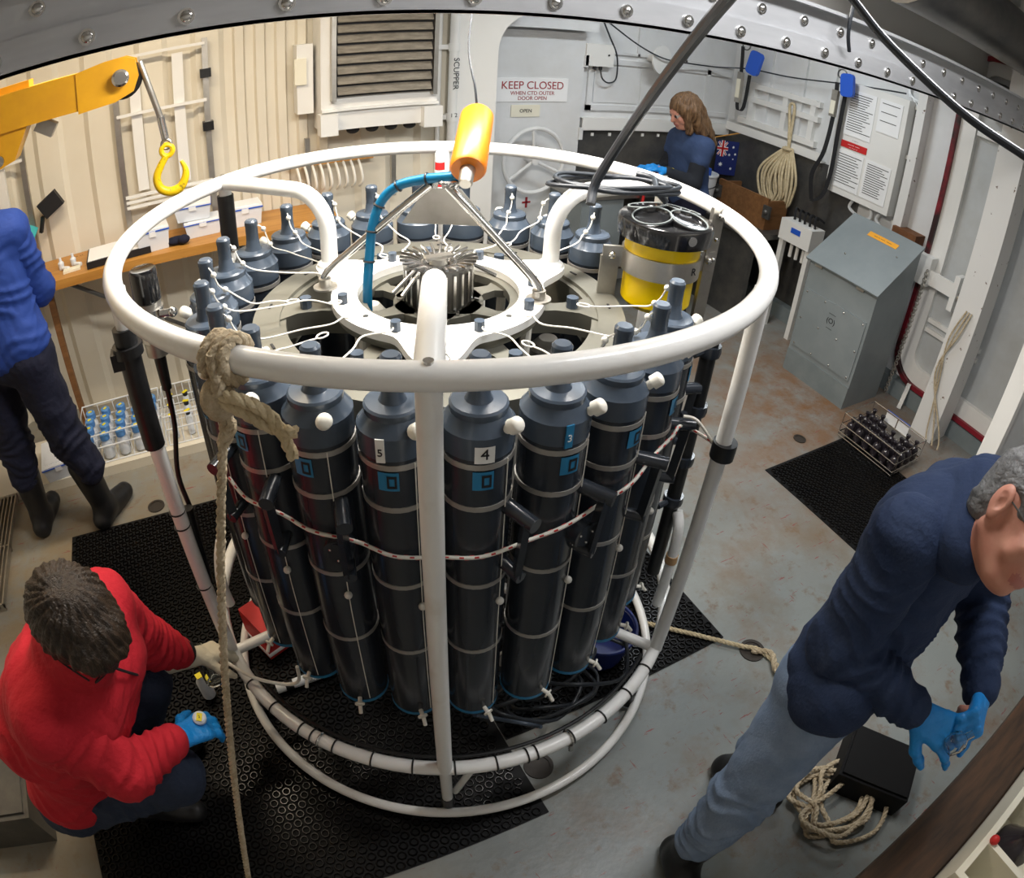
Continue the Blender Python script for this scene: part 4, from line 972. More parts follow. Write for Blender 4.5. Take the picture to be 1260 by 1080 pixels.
kn_ = MB().prism([(-1.42, 1.74), (-1.18, 1.80), (-1.12, 1.905), (-1.42, 1.905)], .10, (0, .95, 0), R_BACK).build('knuckle', 'crane_yellow', cr)
MB().cyl((-1.235, .84, 1.815), (-1.235, .83, 1.815), .02, n=14).build('knuckle_pin', 'steel', kn_)
MB().bar((-1.09, .9, 1.90), (-1.03, .9, 1.86), .05, .05).build('bracket', 'steel_dull', cr)
MB().bar((-2.45, .9, 1.60), (-1.3, .9, 1.80), .07, .07).build('jib_ram', 'crane_yellow', cr)
hk = thing('crane_hook', 'yellow lifting hook on a grey wire rope sling', 'hook', (-.645, .9, 1.55))
MB().tube(catmull([(-.712, .88, 2.025), (-.690, .88, 1.95), (-.668, .89, 1.87), (-.652, .9, 1.81)], 6), .0115, 10).build('wire_rope', 'steel_dull', hk, 60)
MB().cyl((-.653, .9, 1.815), (-.642, .9, 1.735), .014, n=14).build('ferrule', 'steel', hk)
MB().torus((-.640, .9, 1.715), .016, .006, 18, 8, R_BACK).build('thimble', 'steel_dull', hk)
MB().torus((-.640, .9, 1.692), .020, .0095, 22, 8, R_BACK).build('eye', 'hook_yellow', hk)
hp2 = catmull([(-.645, .9, 1.672), (-.668, .9, 1.640), (-.686, .9, 1.60), (-.676, .9, 1.560), (-.640, .9, 1.542), (-.604, .9, 1.552), (-.584, .9, 1.585), (-.582, .9, 1.615), (-.594, .9, 1.645)], 6)
MB().tube(hp2, np.interp(np.linspace(0, 1, len(hp2)), [0, .3, .55, .8, 1], [.012, .015, .018, .013, .006]), 12).build('bill', 'hook_yellow', hk, 60)

# ================================================================== crates by the bench wall
sl = one(MB().box(-2.1, -.42, 1.56, 2.0, 0, .055), 'deck_sill', 'wall_cream', 'low cream sill along the deck under the bench', 'sill')
def wire_crate(label, x0, x1, y0, y1, z0, z1, nx, ny, m, r=.0042, rows=(0, .38, 1)):
    t = thing('wire_crate', label, 'crate', ((x0+x1)/2, (y0+y1)/2, z0), 'wire crates')
    for f in rows:
        z = z0+r+(z1-z0-r)*f
        MB().tube([(x0, y0, z), (x1, y0, z), (x1, y1, z), (x0, y1, z)], r, 6, closed=True).build('hoop', m, t)
    for x in np.linspace(x0, x1, nx+1):
        MB().tube([(x, y0, z1), (x, y0, z0+r), (x, y1, z0+r), (x, y1, z1)], r*.7, 5).build('wire', m, t)
    for y in np.linspace(y0, y1, ny+1):
        MB().tube([(x0, y, z0+(z1-z0)*rows[1]), (x1, y, z0+(z1-z0)*rows[1])], r*.7, 5).build('wire', m, t)
    return t
wire_crate('white wire crate holding blue capped sample bottles', -1.40, -.93, 1.60, 1.93, .056, .235, 5, 4, 'plastic_white', rows=(0, .55, 1))
wire_crate('white wire crate holding yellow labelled tubes', -.91, -.45, 1.60, 1.93, .056, .235, 11, 4, 'plastic_white', rows=(0, .55, 1))
proto = None
n = 0
for i in range(5):
    for j in range(4):
        x = -1.353+.094*i; y = 1.642+.083*j
        lb = 'blue capped sample bottle with yellow sticker, column %s row %s of the left crate' % (('one', 'two', 'three', 'four', 'five')[i], ('one', 'two', 'three', 'four')[j])
        if proto is None:
            proto = thing('sample_bottle', lb, 'bottle', (x, y, .066), 'blue capped bottles in the left crate')
            MB().lathe([(.030, 0), (.032, .006), (.032, .085), (.022, .105), (.022, .115)], 16).build('body', 'plastic_milky', proto, world=False)
            c = MB().lathe([(.027, .110), (.028, .115), (.028, .145), (.025, .149)], 16).build('cap', 'cap_blue', proto, world=False)
            MB().obox((0, 0, .1505), (.022, .014, .002), rotmat('Z', .5)).build('sticker', 'label_yellow', c, world=False)
        else:
            o = copy_tree(proto, None, (x, y, .066), rng.uniform(-.5, .5)); o['label'] = lb
proto = None
for i in range(5):
    for j in range(3):
        x = -.865+.09*i; y = 1.66+.10*j
        lb = 'dark tube with yellow label, column %s row %s of the right crate' % (('one', 'two', 'three', 'four', 'five')[i], ('one', 'two', 'three')[j])
        if proto is None:
            proto = thing('sample_tube_bottle', lb, 'bottle', (x, y, .066), 'yellow labelled tubes in the right crate')
            MB().lathe([(.018, 0), (.018, .11), (.010, .125)], 14).build('body', 'plastic_milky', proto, world=False)
            c = MB().lathe([(.014, .120), (.015, .124), (.015, .138), (.011, .142)], 14).build('cap', 'ink', proto, world=False)
            MB().obox((0, -.002, .145), (.034, .018, .003), rotmat('Z', .3)).build('sticker', 'label_yellow', c, world=False)
        else:
            o = copy_tree(proto, None, (x, y, .066), rng.uniform(-.6, .6)); o['label'] = lb
tub(-1.57, 1.68, .056, .19, .26, .10, .12, 'white lidded tub on the sill beside the man in boots')
gr = thing('deck_grating', 'narrow metal step grating at the left edge', 'grating', (-1.95, 1.25, 0))
for k in range(7): MB().box(-2.02+.025*k, -2.012+.025*k, .75, 1.56, .02, .05).build('bar', 'steel_dull', gr)
for y in (.75, 1.15, 1.55): MB().box(-2.02, -1.862, y, y+.01, .0, .045).build('cross_bar', 'steel_dull', gr)
dbx = one(MB().box(-2.0, -1.66, -.42, -.16, 0, .20).box(-1.98, -1.68, -.40, -.18, .20, .21), 'dark_crate', 'steel_dark', 'dark steel box on the deck behind the person in red', 'box')

# ================================================================== crate of dark bottles on the right mat
wire_crate('steel wire crate of dark glass bottles on the small mat', 2.63, 2.97, -.19, .25, .018, .175, 1, 1, 'steel', .0045, rows=(0, .15, 1))
MB_ = [o for o in COL.objects if o.get('label', '').startswith('steel wire crate')][0]
for f in (.5,): MB().tube([(2.63, -.19, .10), (2.97, -.19, .10), (2.97, .25, .10), (2.63, .25, .10)], .004, 6, closed=True).build('hoop', 'steel', MB_)
proto = None
W_ = ('one', 'two', 'three', 'four', 'five', 'six')
for i in range(4):
    for j in range(6):
        x = 2.675+.082*i; y = -.155+.072*j
        lb = 'dark glass bottle, row %s place %s in the steel crate' % (W_[i], W_[j])
        if proto is None:
            proto = thing('glass_bottle', lb, 'bottle', (x, y, .026), 'dark glass bottles in the steel crate')
            MB().lathe([(.026, 0), (.029, .006), (.029, .07), (.020, .088), (.011, .096), (.011, .115)], 16).build('body', 'glass_dark', proto, world=False)
            MB().lathe([(.013, .112), (.016, .118), (.016, .128), (.010, .132)], 14).build('stopper', 'glass_dark', proto, world=False)
        elif (i, j) in ((3, 3), (3, 2)): continue
        else:
            o = copy_tree(proto, None, (x, y, .026), 0); o['label'] = lb
for k, (y, c) in enumerate(((.10, 'first'), (.0, 'second'))):
    t = thing('card_label', c+' white and blue card clipped on the back of the steel crate', 'card', (2.985, y, .10))
    MB().box(2.978, 2.982, y-.045, y+.045, .10, .165).build('card', 'paper', t)
    MB().box(2.976, 2.984, y-.045, y+.045, .165, .178).build('stripe', 'plastic_blue', t)

# ================================================================== right wall fittings
gb = thing('grey_locker', 'grey steel locker with sloping lid against the right wall', 'locker', (3.15, .72, 0))
X0, X1, Y0, Y1 = 2.93, 3.36, .45, 1.01
mb = MB(); v = []
for y in (Y0, Y1): v += [(X0, y, 0), (X1, y, 0), (X1, y, 1.105), (X0, y, .815)]
mb.add(v, [(0, 1, 2, 3), (7, 6, 5, 4), (0, 4, 5, 1), (1, 5, 6, 2), (2, 6, 7, 3), (3, 7, 4, 0)]); mb.build('body', 'box_grey', gb)
n = V(-.29, 0, .43); n /= np.linalg.norm(n); mid = V((X0+X1)/2-.012, (Y0+Y1)/2, .96)+n*.012
Rl = np.stack([V(.43, 0, .29)/np.linalg.norm((.43, .29)), V(0, 1, 0), n], 1)
ld = MB().obox(mid, (.55, .60, .016), Rl).build('lid', 'box_grey', gb)
MB().obox(mid+Rl[:, 0]*.16+n*.009+V(0, -.03, 0), (.045, .24, .002), Rl).build('label', 'label_orange', ld)
text('CAUTION DO NOT OPEN'[:0] or '---- -- -----  ------', .022, mid+Rl[:, 0]*.16+n*.0115+V(0, -.03, 0), np.stack([V(0, -1, 0), Rl[:, 0], n], 1), 'ink', ld, 'print')
for p_ in (mid+n*.012+Rl[:, 0]*.08+V(0, -.20, 0), mid+n*.012+Rl[:, 0]*-.1+V(0, .1, 0)): MB().sphere(p_, .007, 8, 5).build('rivet', 'steel', ld)
fp = MB().box(X0-.008, X0, Y0+.02, Y1-.02, .20, .62).build('front_plate', 'box_grey', gb)
for z in (.22, .41, .60):
    for y in np.linspace(Y0+.04, Y1-.04, 4): MB().sphere((X0-.009, y, z), .0075, 8, 5).build('bolt', 'steel', fp)
text('(O)', .05, (X0-.010, .73, .50), R_RIGHT, 'ink', fp, 'stencil'); text('------', .03, (X0-.010, .73, .55), R_RIGHT, 'ink', fp, 'stencil'); text('-----', .03, (X0-.010, .73, .45), R_RIGHT, 'ink', fp, 'stencil')
MB().box(X0-.006, X0, Y0, Y1, .0, .16).build('kick_plate', 'box_grey_dark', gb)
for y in (.55, .9): MB().box(X0-.014, X0, y, y+.06, .79, .81).build('hinge', 'steel_dull', gb)
# chain beside the locker
ch = thing('steel_chain', 'steel chain hanging beside the grey locker', 'chain', (3.45, .46, 0))
z = .05; k = 0
while z < .98:
    R = frame_z((1, 0, 0)) if k % 2 else frame_z((0, 1, 0))
    MB().torus((3.42, .42-.02*z, z), .014, .0036, 12, 5, R).build('link', 'steel_dull', ch); z += .021; k += 1
# notice board cabinet with papers
nb = thing('notice_cabinet', 'white wall cabinet papered with printed notices', 'cabinet', (3.56, 1.14, 1.18))
MB().box(3.50, XW-.002, .86, 1.43, 1.17, 2.01).build('body', 'paint_white', nb)
def sheet(y0, y1, z0, z1, lines, m='paper', ink='ink'):
    s_ = MB().box(3.495, 3.499, y0, y1, z0, z1).build('notice', m, nb)
    mb = MB(); zz = z1-.03
    for k in range(lines):
        wl = (y1-y0)*(.55+.35*rng.random())
        mb.box(3.4938, 3.4949, y1-.02-wl, y1-.02, zz, zz+.005); zz -= (z1-z0-.05)/lines
    stuff(mb.build('print', ink, s_))
sheet(1.12, 1.36, 1.62, 1.96, 16); sheet(.90, 1.09, 1.72, 1.96, 3); sheet(1.14, 1.38, 1.22, 1.50, 12); sheet(.90, 1.12, 1.22, 1.50, 14)
rs = MB().box(3.494, 3.499, 1.13, 1.36, 1.525, 1.575).build('red_label', 'red', nb)
text('------ ----', .03, (3.4932, 1.245, 1.558), R_RIGHT, 'paper', rs, 'print'); text('--- ----- --', .02, (3.4932, 1.245, 1.537), R_RIGHT, 'paper', rs, 'print')
text('- --- -', .025, (3.4945, 1.24, 1.595), R_RIGHT, 'ink', nb, 'print')
for y in (.80, .815, .83): pass
cd = thing('wall_conduit', 'bundle of thin white conduits right of the notice cabinet', 'conduit', (3.58, .80, 1.1))
for k in range(3): MB().tube([(XW-.03, .80+.018*k, 1.05), (XW-.03, .80+.018*k, 2.02-.02*k), (XW-.03, .92+.01*k, 2.04+.02*k), (XW-.03, .95, 2.3)], .007, 7).build('conduit', 'plastic_white', cd)
for z in (1.12, 1.60, 1.96): MB().box(XW-.045, XW, .785, .855, z, z+.03).build('clip', 'paint_white', cd)
one(MB().tube(catmull([(XW-.05, 1.2, 1.17), (XW-.06, 1.22, 1.10), (XW-.04, 1.15, 1.06)], 5), .012, 7).tube(catmull([(XW-.05, 1.05, 1.17), (XW-.06, 1.02, 1.10), (XW-.04, 1.08, 1.05)], 5), .012, 7).tube(catmull([(XW-.05, .95, 1.17), (XW-.06, .97, 1.10), (XW-.04, .9, 1.05)], 5), .012, 7), 'cable_tails', 'plastic_white', 'white cable tails under the notice cabinet', 'cable')
# small white power box beside the locker
pb = thing('power_box', 'small white box with blue badge on a stand left of the locker', 'box', (3.32, 1.46, .0))
MB().box(3.28, 3.44, 1.30, 1.60, .72, .88).build('box', 'paint_white', pb)
MB().box(3.276, 3.28, 1.40, 1.49, .80, .84).build('badge', 'plastic_blue', pb)
for y in (1.32, 1.58): MB().box(3.30, 3.34, y-.02, y+.02, 0, .72).build('leg', 'paint_white', pb)
for y in (1.38, 1.44, 1.5): MB().cyl((3.34, y, .72), (3.34, y, .60), .014, n=8).build('plug', 'paint_white', pb)
for k in range(5): 
    MB().tube(catmull([(3.36, 1.34+.05*k, .88), (3.38, 1.36+.05*k, .96), (3.45, 1.33+.06*k, .93)], 5), .010, 6).build('lead', 'ink', pb)
# ratchet straps with blue handles hung from the wall
def strap(label, y, top, pts):
    t = thing('ratchet_strap', label, 'strap', (3.45, y, top-.5), 'ratchet straps with blue handles')
    MB().torus((3.46, y+.02, top+.03), .035, .006, 18, 6, frame_z((1, .2, 0))).build('hook_ring', 'steel_dark', t)
    for P_ in pts:
        c = catmull(P_, 6)
        for i in range(len(c)-1): pass
        v = []; f = []
        for q in c: v += [q+V(-.002, -.018, 0), q+V(-.002, .018, 0), q+V(.002, .018, 0), q+V(.002, -.018, 0)]
        for i in range(len(c)-1):
            for s_ in range(4): f.append((4*i+s_, 4*i+(s_+1) % 4, 4*i+4+(s_+1) % 4, 4*i+4+s_))
        MB().add(v, f).build('webbing', 'ink', t)
    return t
s1 = strap('ratchet strap with square blue handle hung nearest the far corner', 2.36, 2.06, [[(3.45, 2.41, 2.08), (3.45, 2.40, 1.95), (3.45, 2.39, 1.75)], [(3.44, 2.39, 1.62), (3.43, 2.36, 1.54), (3.44, 2.31, 1.58), (3.45, 2.30, 1.85)]])
MB().box(3.43, 3.46, 2.365, 2.415, 1.60, 1.86).build('ratchet', 'steel_dull', s1); MB().box(3.425, 3.43, 2.37, 2.41, 1.64, 1.80).build('tag', 'paper_cream', s1)
MB().prism(rrect(-.065, .065, -.10, .10, .035), .03, (3.43, 2.23, 1.96), rotmat('X', .25)@R_RIGHT).build('blue_handle', 'plastic_blue', s1)
s2 = strap('long ratchet strap with blue handle hanging beside the notice cabinet', 1.40, 2.02, [[(3.44, 1.44, 1.98), (3.44, 1.43, 1.75), (3.43, 1.45, 1.45), (3.43, 1.52, 1.25), (3.43, 1.48, 1.06)], [(3.45, 1.36, 1.98), (3.45, 1.37, 1.6), (3.45, 1.37, 1.3), (3.44, 1.40, 1.12), (3.43, 1.48, 1.05)]])
MB().box(3.42, 3.45, 1.41, 1.46, 1.72, 1.92).build('ratchet', 'steel_dull', s2); MB().box(3.415, 3.42, 1.415, 1.455, 1.74, 1.84).build('tag', 'paper_cream', s2)
MB().prism(rrect(-.055, .055, -.085, .085, .03), .03, (3.43, 1.33, 1.98), rotmat('X', -.15)@R_RIGHT).build('blue_handle', 'plastic_blue', s2)
# coiled rope hung on the right wall
cl = thing('rope_coil', 'coil of pale rope hung on the right wall', 'rope', (3.50, 1.84, .85))
for k in range(9):
    a = (k-4)*.022; dz = rng.uniform(-.05, .05)
    MB().tube(catmull([(3.52, 1.85+a*.3, 1.36), (3.50-.02*(k % 3), 1.86+.10+a, 1.15), (3.50-.02*(k % 3), 1.86+.09+a, .98+dz), (3.50-.01*k/2, 1.84+a, .86+dz), (3.50-.02*(k % 3), 1.78+a*.8, .98+dz), (3.50-.02*(k % 3), 1.80+a, 1.15), (3.52, 1.84+a*.3, 1.36)], 6), .011, 7).build('loop', 'rope_light', cl, 60)
MB().tube(catmull([(3.53, 1.86, 1.36), (3.54, 1.87, 1.5), (3.55, 1.88, 1.68), (3.55, 1.91, 1.71), (3.55, 1.93, 1.68), (3.54, 1.90, 1.55), (3.53, 1.86, 1.36)], 6), .012, 7).build('hanger', 'rope_light', cl, 60)
MB().torus((3.51, 1.85, 1.35), .035, .012, 18, 7).build('wrap', 'rope_light', cl, 60)

# dark side bench, wooden box, bucket and flag in the far corner
sb = thing('side_bench', 'dark steel side bench in the far right corner', 'bench', (3.3, 2.1, 0))
MB().box(3.05, XW-.03, 1.64, YB2-.03, .68, .72).build('top', 'steel_dark', sb)
MB().box(3.08, 3.12, 1.66, YB2-.05, 0, .68).build('side_panel', 'steel_dark', sb)
wx = thing('wooden_box', 'brown wooden box on the dark side bench', 'box', (3.35, 2.0, .72))
MB().box(3.26, 3.285, 1.74, 2.28, .72, .97).build('front_board', 'wood_brown', wx); MB().box(3.285, 3.5, 1.74, 1.765, .72, .95).build('end_board', 'wood_brown', wx); MB().box(3.285, 3.5, 2.255, 2.28, .72, .95).build('end_board', 'wood_brown', wx); MB().box(3.285, 3.5, 1.765, 2.255, .72, .74).build('base', 'wood_dark', wx)
for y in (1.73, 2.27): MB().obox((3.25, y, .87), (.02, .07, .10)).sphere((3.24, y, .87), .02, 10, 6).build('corner_clasp', 'steel_dark', wx)
bu = thing('white_bucket', 'white plastic bucket behind the woman', 'bucket', (3.14, 2.36, .722))
MB().lathe([(.10, .722), (.125, .98), (.132, .985), (.132, 1.0), (.120, 1.0), (.10, .75)], 28, (3.14, 2.36, 0)).build('pail', 'plastic_white', bu)
MB().tube(catmull([(3.02, 2.32, .96), (3.06, 2.22, .90), (3.16, 2.20, .93), (3.25, 2.28, .96)], 6), .004, 6).build('handle', 'ink', bu)
MB().cyl((3.12, 2.34, .98), (3.12, 2.34, 1.04), .07, n=16).build('contents', 'plastic_blue', bu)
fg = thing('ensign_flag', 'small blue flag with union canton and white stars in the corner', 'flag', (3.48, 2.48, .95))
Rg = frame_xz((.75, -.25, 0), (0, 0, 1))@np.array(((1, 0, 0), (0, 0, -1), (0, 1, 0)))
fo_ = V(3.40, 2.50, 1.245)
fx = Rg[:, 0]; fn = Rg[:, 2]
def fbox(u0, u1, v0, v1, d, mm, nm, par, rot=0):
    c0 = fo_+fx*((u0+u1)/2)+V(0, 0, -(v0+v1)/2)+fn*d
    R = Rg@rotmat('Z', rot)
    return MB().obox(c0, (abs(u1-u0), abs(v1-v0), .002), R).build(nm, mm, par)
cl_ = fbox(0, .20, 0, .30, 0, 'flag_blue', 'cloth', fg)
for a, wd, mm, d in ((.95, .018, 'paper', .0015), (-.95, .018, 'paper', .0015), (.95, .007, 'red', .0025), (-.95, .007, 'red', .0025)):
    c0 = fo_+fx*.05+V(0, 0, -.07)+fn*d; MB().obox(c0, (.14, wd, .002), Rg@rotmat('Z', a)).build('canton_stripe', mm, cl_)
for (w_, h_, mm, d) in ((.10, .032, 'paper', .0035), (.032, .14, 'paper', .0035), (.10, .018, 'red', .0045), (.018, .14, 'red', .0045)):
    fbox(.05-w_/2, .05+w_/2, .07-h_/2, .07+h_/2, d, mm, 'canton_cross', cl_)
def star(u, v, r):
    pts = [(r*(1 if k % 2 == 0 else .45)*math.cos(PI*k/7+PI/2), r*(1 if k % 2 == 0 else .45)*math.sin(PI*k/7+PI/2)) for k in range(14)]
    MB().prism(pts, .002, fo_+fx*u+V(0, 0, -v)+fn*.001, Rg).build('star', 'paper', cl_)
for u, v, r in ((.05, .21, .022), (.15, .05, .013), (.12, .12, .013), (.175, .11, .013), (.15, .24, .014), (.16, .155, .008)): star(u, v, r)
MB().cyl((3.32, 2.52, 1.25), (3.60, 2.44, 1.33), .006, n=8).build('staff', 'wood', fg)

# work table beside the woman with tray
wt = thing('lab_table', 'steel lab cabinet table against the far wall', 'table', (2.25, 2.35, 0))
MB().box(1.86, 2.75, 2.16, YB2-.03, .86, .89).build('top', 'steel_dull', wt)
MB().box(1.90, 2.25, 2.18, YB2-.04, .02, .86).build('cabinet', 'box_grey', wt); MB().box(2.69, 2.73, 2.18, 2.22, 0, .86).build('leg', 'steel_dull', wt); MB().box(2.69, 2.73, 2.55, 2.59, 0, .86).build('leg', 'steel_dull', wt)
ty = thing('wooden_tray', 'wooden tray lined blue on the lab table', 'tray', (2.2, 2.3, .89))
MB().box(1.98, 2.42, 2.17, 2.40, .892, .905).build('board', 'wood', ty); MB().box(2.0, 2.40, 2.19, 2.38, .905, .912).build('liner', 'plastic_blue', ty)
MB().box(2.06, 2.18, 2.20, 2.30, .912, .95).build('block', 'cardboard', ty); MB().box(2.26, 2.40, 2.19, 2.30, .912, .955).build('block', 'cardboard', ty)
rt = thing('red_tape', 'loop of red tape hanging from the wooden tray', 'tape', (2.37, 2.14, .75))
MB().tube(catmull([(2.33, 2.145, .92), (2.38, 2.135, .90), (2.37, 2.135, .80), (2.33, 2.135, .72), (2.40, 2.13, .76)], 6), .011, 6).build('loop', 'red', rt)
bh = thing('clear_bag', 'clear plastic bag on the wooden tray', 'bag', (2.2, 2.3, .912))
MB().sphere((2.22, 2.34, .955), .07, 14, 9, (1.2, .8, .6)).build('bag', 'plastic_milky', bh)

# ================================================================== near bench at the lower right and what lies about
nbn = thing('near_bench', 'dark weathered wooden bench edge at the lower right', 'bench', (1.2, -1.8, 0))
MB().box(.20, 2.4, -1.735, -1.585, .60, .66).build('edge_beam', 'wood_dark', nbn)
MB().box(.20, 2.4, -2.25, -1.735, .60, .64).build('top_board', 'wood_dark', nbn)
for x in (.32, 1.3, 2.3): MB().box(x-.04, x+.04, -2.2, -2.12, 0, .60).build('leg', 'wood_dark', nbn)
wr_ = thing('bottle_rack', 'white slotted bottle rack on the near bench', 'rack', (.75, -1.88, .64))
MB().box(.43, 1.05, -1.765, -1.745, .64, .80).build('side_wall', 'paper_cream', wr_); MB().box(.43, 1.05, -2.05, -2.03, .64, .80).build('side_wall', 'paper_cream', wr_)
for x in (.43, .56, .80, 1.03): MB().box(x, x+.02, -2.03, -1.765, .64, .80).build('divider', 'paper_cream', wr_)
MB().box(.45, 1.03, -2.03, -1.765, .641, .655).build('base', 'paper_cream', wr_)
for k, (x, y) in enumerate(((.665, -1.845), (.92, -1.845))):
    t = thing('dark_bottle', ('nearer', 'farther')[k]+' dark glass bottle standing in the white rack', 'bottle', (x, y, .656), 'dark bottles in the white rack')
    MB().lathe([(.060, .656), (.064, .67), (.064, .75), (.034, .79), (.022, .81), (.022, .83)], 20, (x, y, 0)).build('body', 'glass_dark', t)
    MB().lathe([(.024, .825), (.027, .845), (.02, .86)], 16, (x, y, 0)).build('stopper', 'black_gloss', t)
rp = one(MB().sphere((.575, -1.772, .808), .014, 10, 7), 'red_peg', 'red', 'small red peg on the rim of the white rack', 'peg')
pile = thing('rope_pile', 'dark heap of rope on the deck behind the man in navy', 'rope', (.85, -1.40, 0))
for k in range(7):
    c = V(.78+.12*rng.random(), -1.42+.1*rng.random(), .012+.018*k*.5); ph = rng.random()*6; pts = []
    for t in np.linspace(0, 2*PI, 9)[:-1]: pts.append(c+V((.15+.05*math.sin(3*t+ph))*math.cos(t), (.11+.03*math.cos(2*t+ph))*math.sin(t), .012*math.sin(2*t+ph)))
    rope(MB(), catmull(pts+[pts[0]], 6), .010, .06).build('turn', 'rope_tan', pile, 60)
st_ = one(MB().obox((1.05, -1.36, .060), (.24, .30, .12), rotmat('Z', .5)).obox((1.05, -1.36, .125), (.22, .28, .012), rotmat('Z', .5)), 'step_block', 'rubber_dull', 'black step block on the deck beside the rope heap', 'block')
# ================================================================== people: smooth-union fields turned into one skin by surface nets
def nets(F, o, h):
    S = F < 0
    nx, ny, nz = F.shape
    cs = np.zeros((nx-1, ny-1, nz-1), np.int8)
    for dx in (0, 1):
        for dy in (0, 1):
            for dz in (0, 1): cs += S[dx:nx-1+dx, dy:ny-1+dy, dz:nz-1+dz]
    act = (cs > 0) & (cs < 8)
    idx = -np.ones(act.shape, np.int64); ijk = np.argwhere(act); idx[act] = np.arange(len(ijk))
    acc = np.zeros((len(ijk), 3)); cnt = np.zeros(len(ijk))
    i, j, k = ijk.T
    C8 = [(a, b, c) for a in (0, 1) for b in (0, 1) for c in (0, 1)]
    for p in range(8):
        for q in range(p+1, 8):
            A, B = C8[p], C8[q]
            if sum(abs(x-y) for x, y in zip(A, B)) != 1: continue
            fa = F[i+A[0], j+A[1], k+A[2]]; fb = F[i+B[0], j+B[1], k+B[2]]
            m = (fa < 0) != (fb < 0); t = np.where(m, fa/(fa-fb+1e-12), 0)
            for d in range(3): acc[:, d] += np.where(m, A[d]+t*(B[d]-A[d]), 0)
            cnt += m
    v = (ijk+acc/cnt[:, None])*h+np.array(o)
    faces = []
    for ax in range(3):
        sl0 = [slice(None)]*3; sl1 = [slice(None)]*3; sl0[ax] = slice(0, -1); sl1[ax] = slice(1, None)
        e = S[tuple(sl0)] != S[tuple(sl1)]
        b, c = (ax+1) % 3, (ax+2) % 3
        E = np.argwhere(e); E = E[(E[:, b] > 0) & (E[:, c] > 0) & (E[:, b] < F.shape[b]-1) & (E[:, c] < F.shape[c]-1)]
        def cell(db, dc):
            q = E.copy(); q[:, b] -= db; q[:, c] -= dc; return idx[q[:, 0], q[:, 1], q[:, 2]]
        q = np.stack([cell(1, 1), cell(0, 1), cell(0, 0), cell(1, 0)], 1)
        flip = ~S[E[:, 0], E[:, 1], E[:, 2]]; q[flip] = q[flip][:, ::-1]
        faces.append(q)
    f = np.concatenate(faces); f = f[(f >= 0).all(1)]
    return v, f
# primitives: ('c', a, b, ra, rb, mat)  tapered capsule ; ('e', centre, radii, R, mat) ellipsoid ; mat -1 cuts away
def pd(P, pr):
    if pr[0] == 'c':
        a, b, ra, rb = np.array(pr[1]), np.array(pr[2]), pr[3], pr[4]
        d = b-a; t = np.clip(((P-a)@d)/(d@d+1e-12), 0, 1)
        return np.linalg.norm(P-(a+t[..., None]*d), axis=-1)-(ra+(rb-ra)*t)
    c, r, R = np.array(pr[1]), np.array(pr[2]), pr[3]
    q = (P-c)@(np.eye(3) if R is None else R); k0 = np.linalg.norm(q/r, axis=-1); k1 = np.linalg.norm(q/(r*r), axis=-1)+1e-9
    return k0*(k0-1)/k1
def bounds(pr, m):
    if pr[0] == 'c':
        a, b = np.array(pr[1]), np.array(pr[2]); r = max(pr[3], pr[4])+m
        return np.minimum(a, b)-r, np.maximum(a, b)+r
    r = max(pr[2])+m; return np.array(pr[1])-r, np.array(pr[1])+r
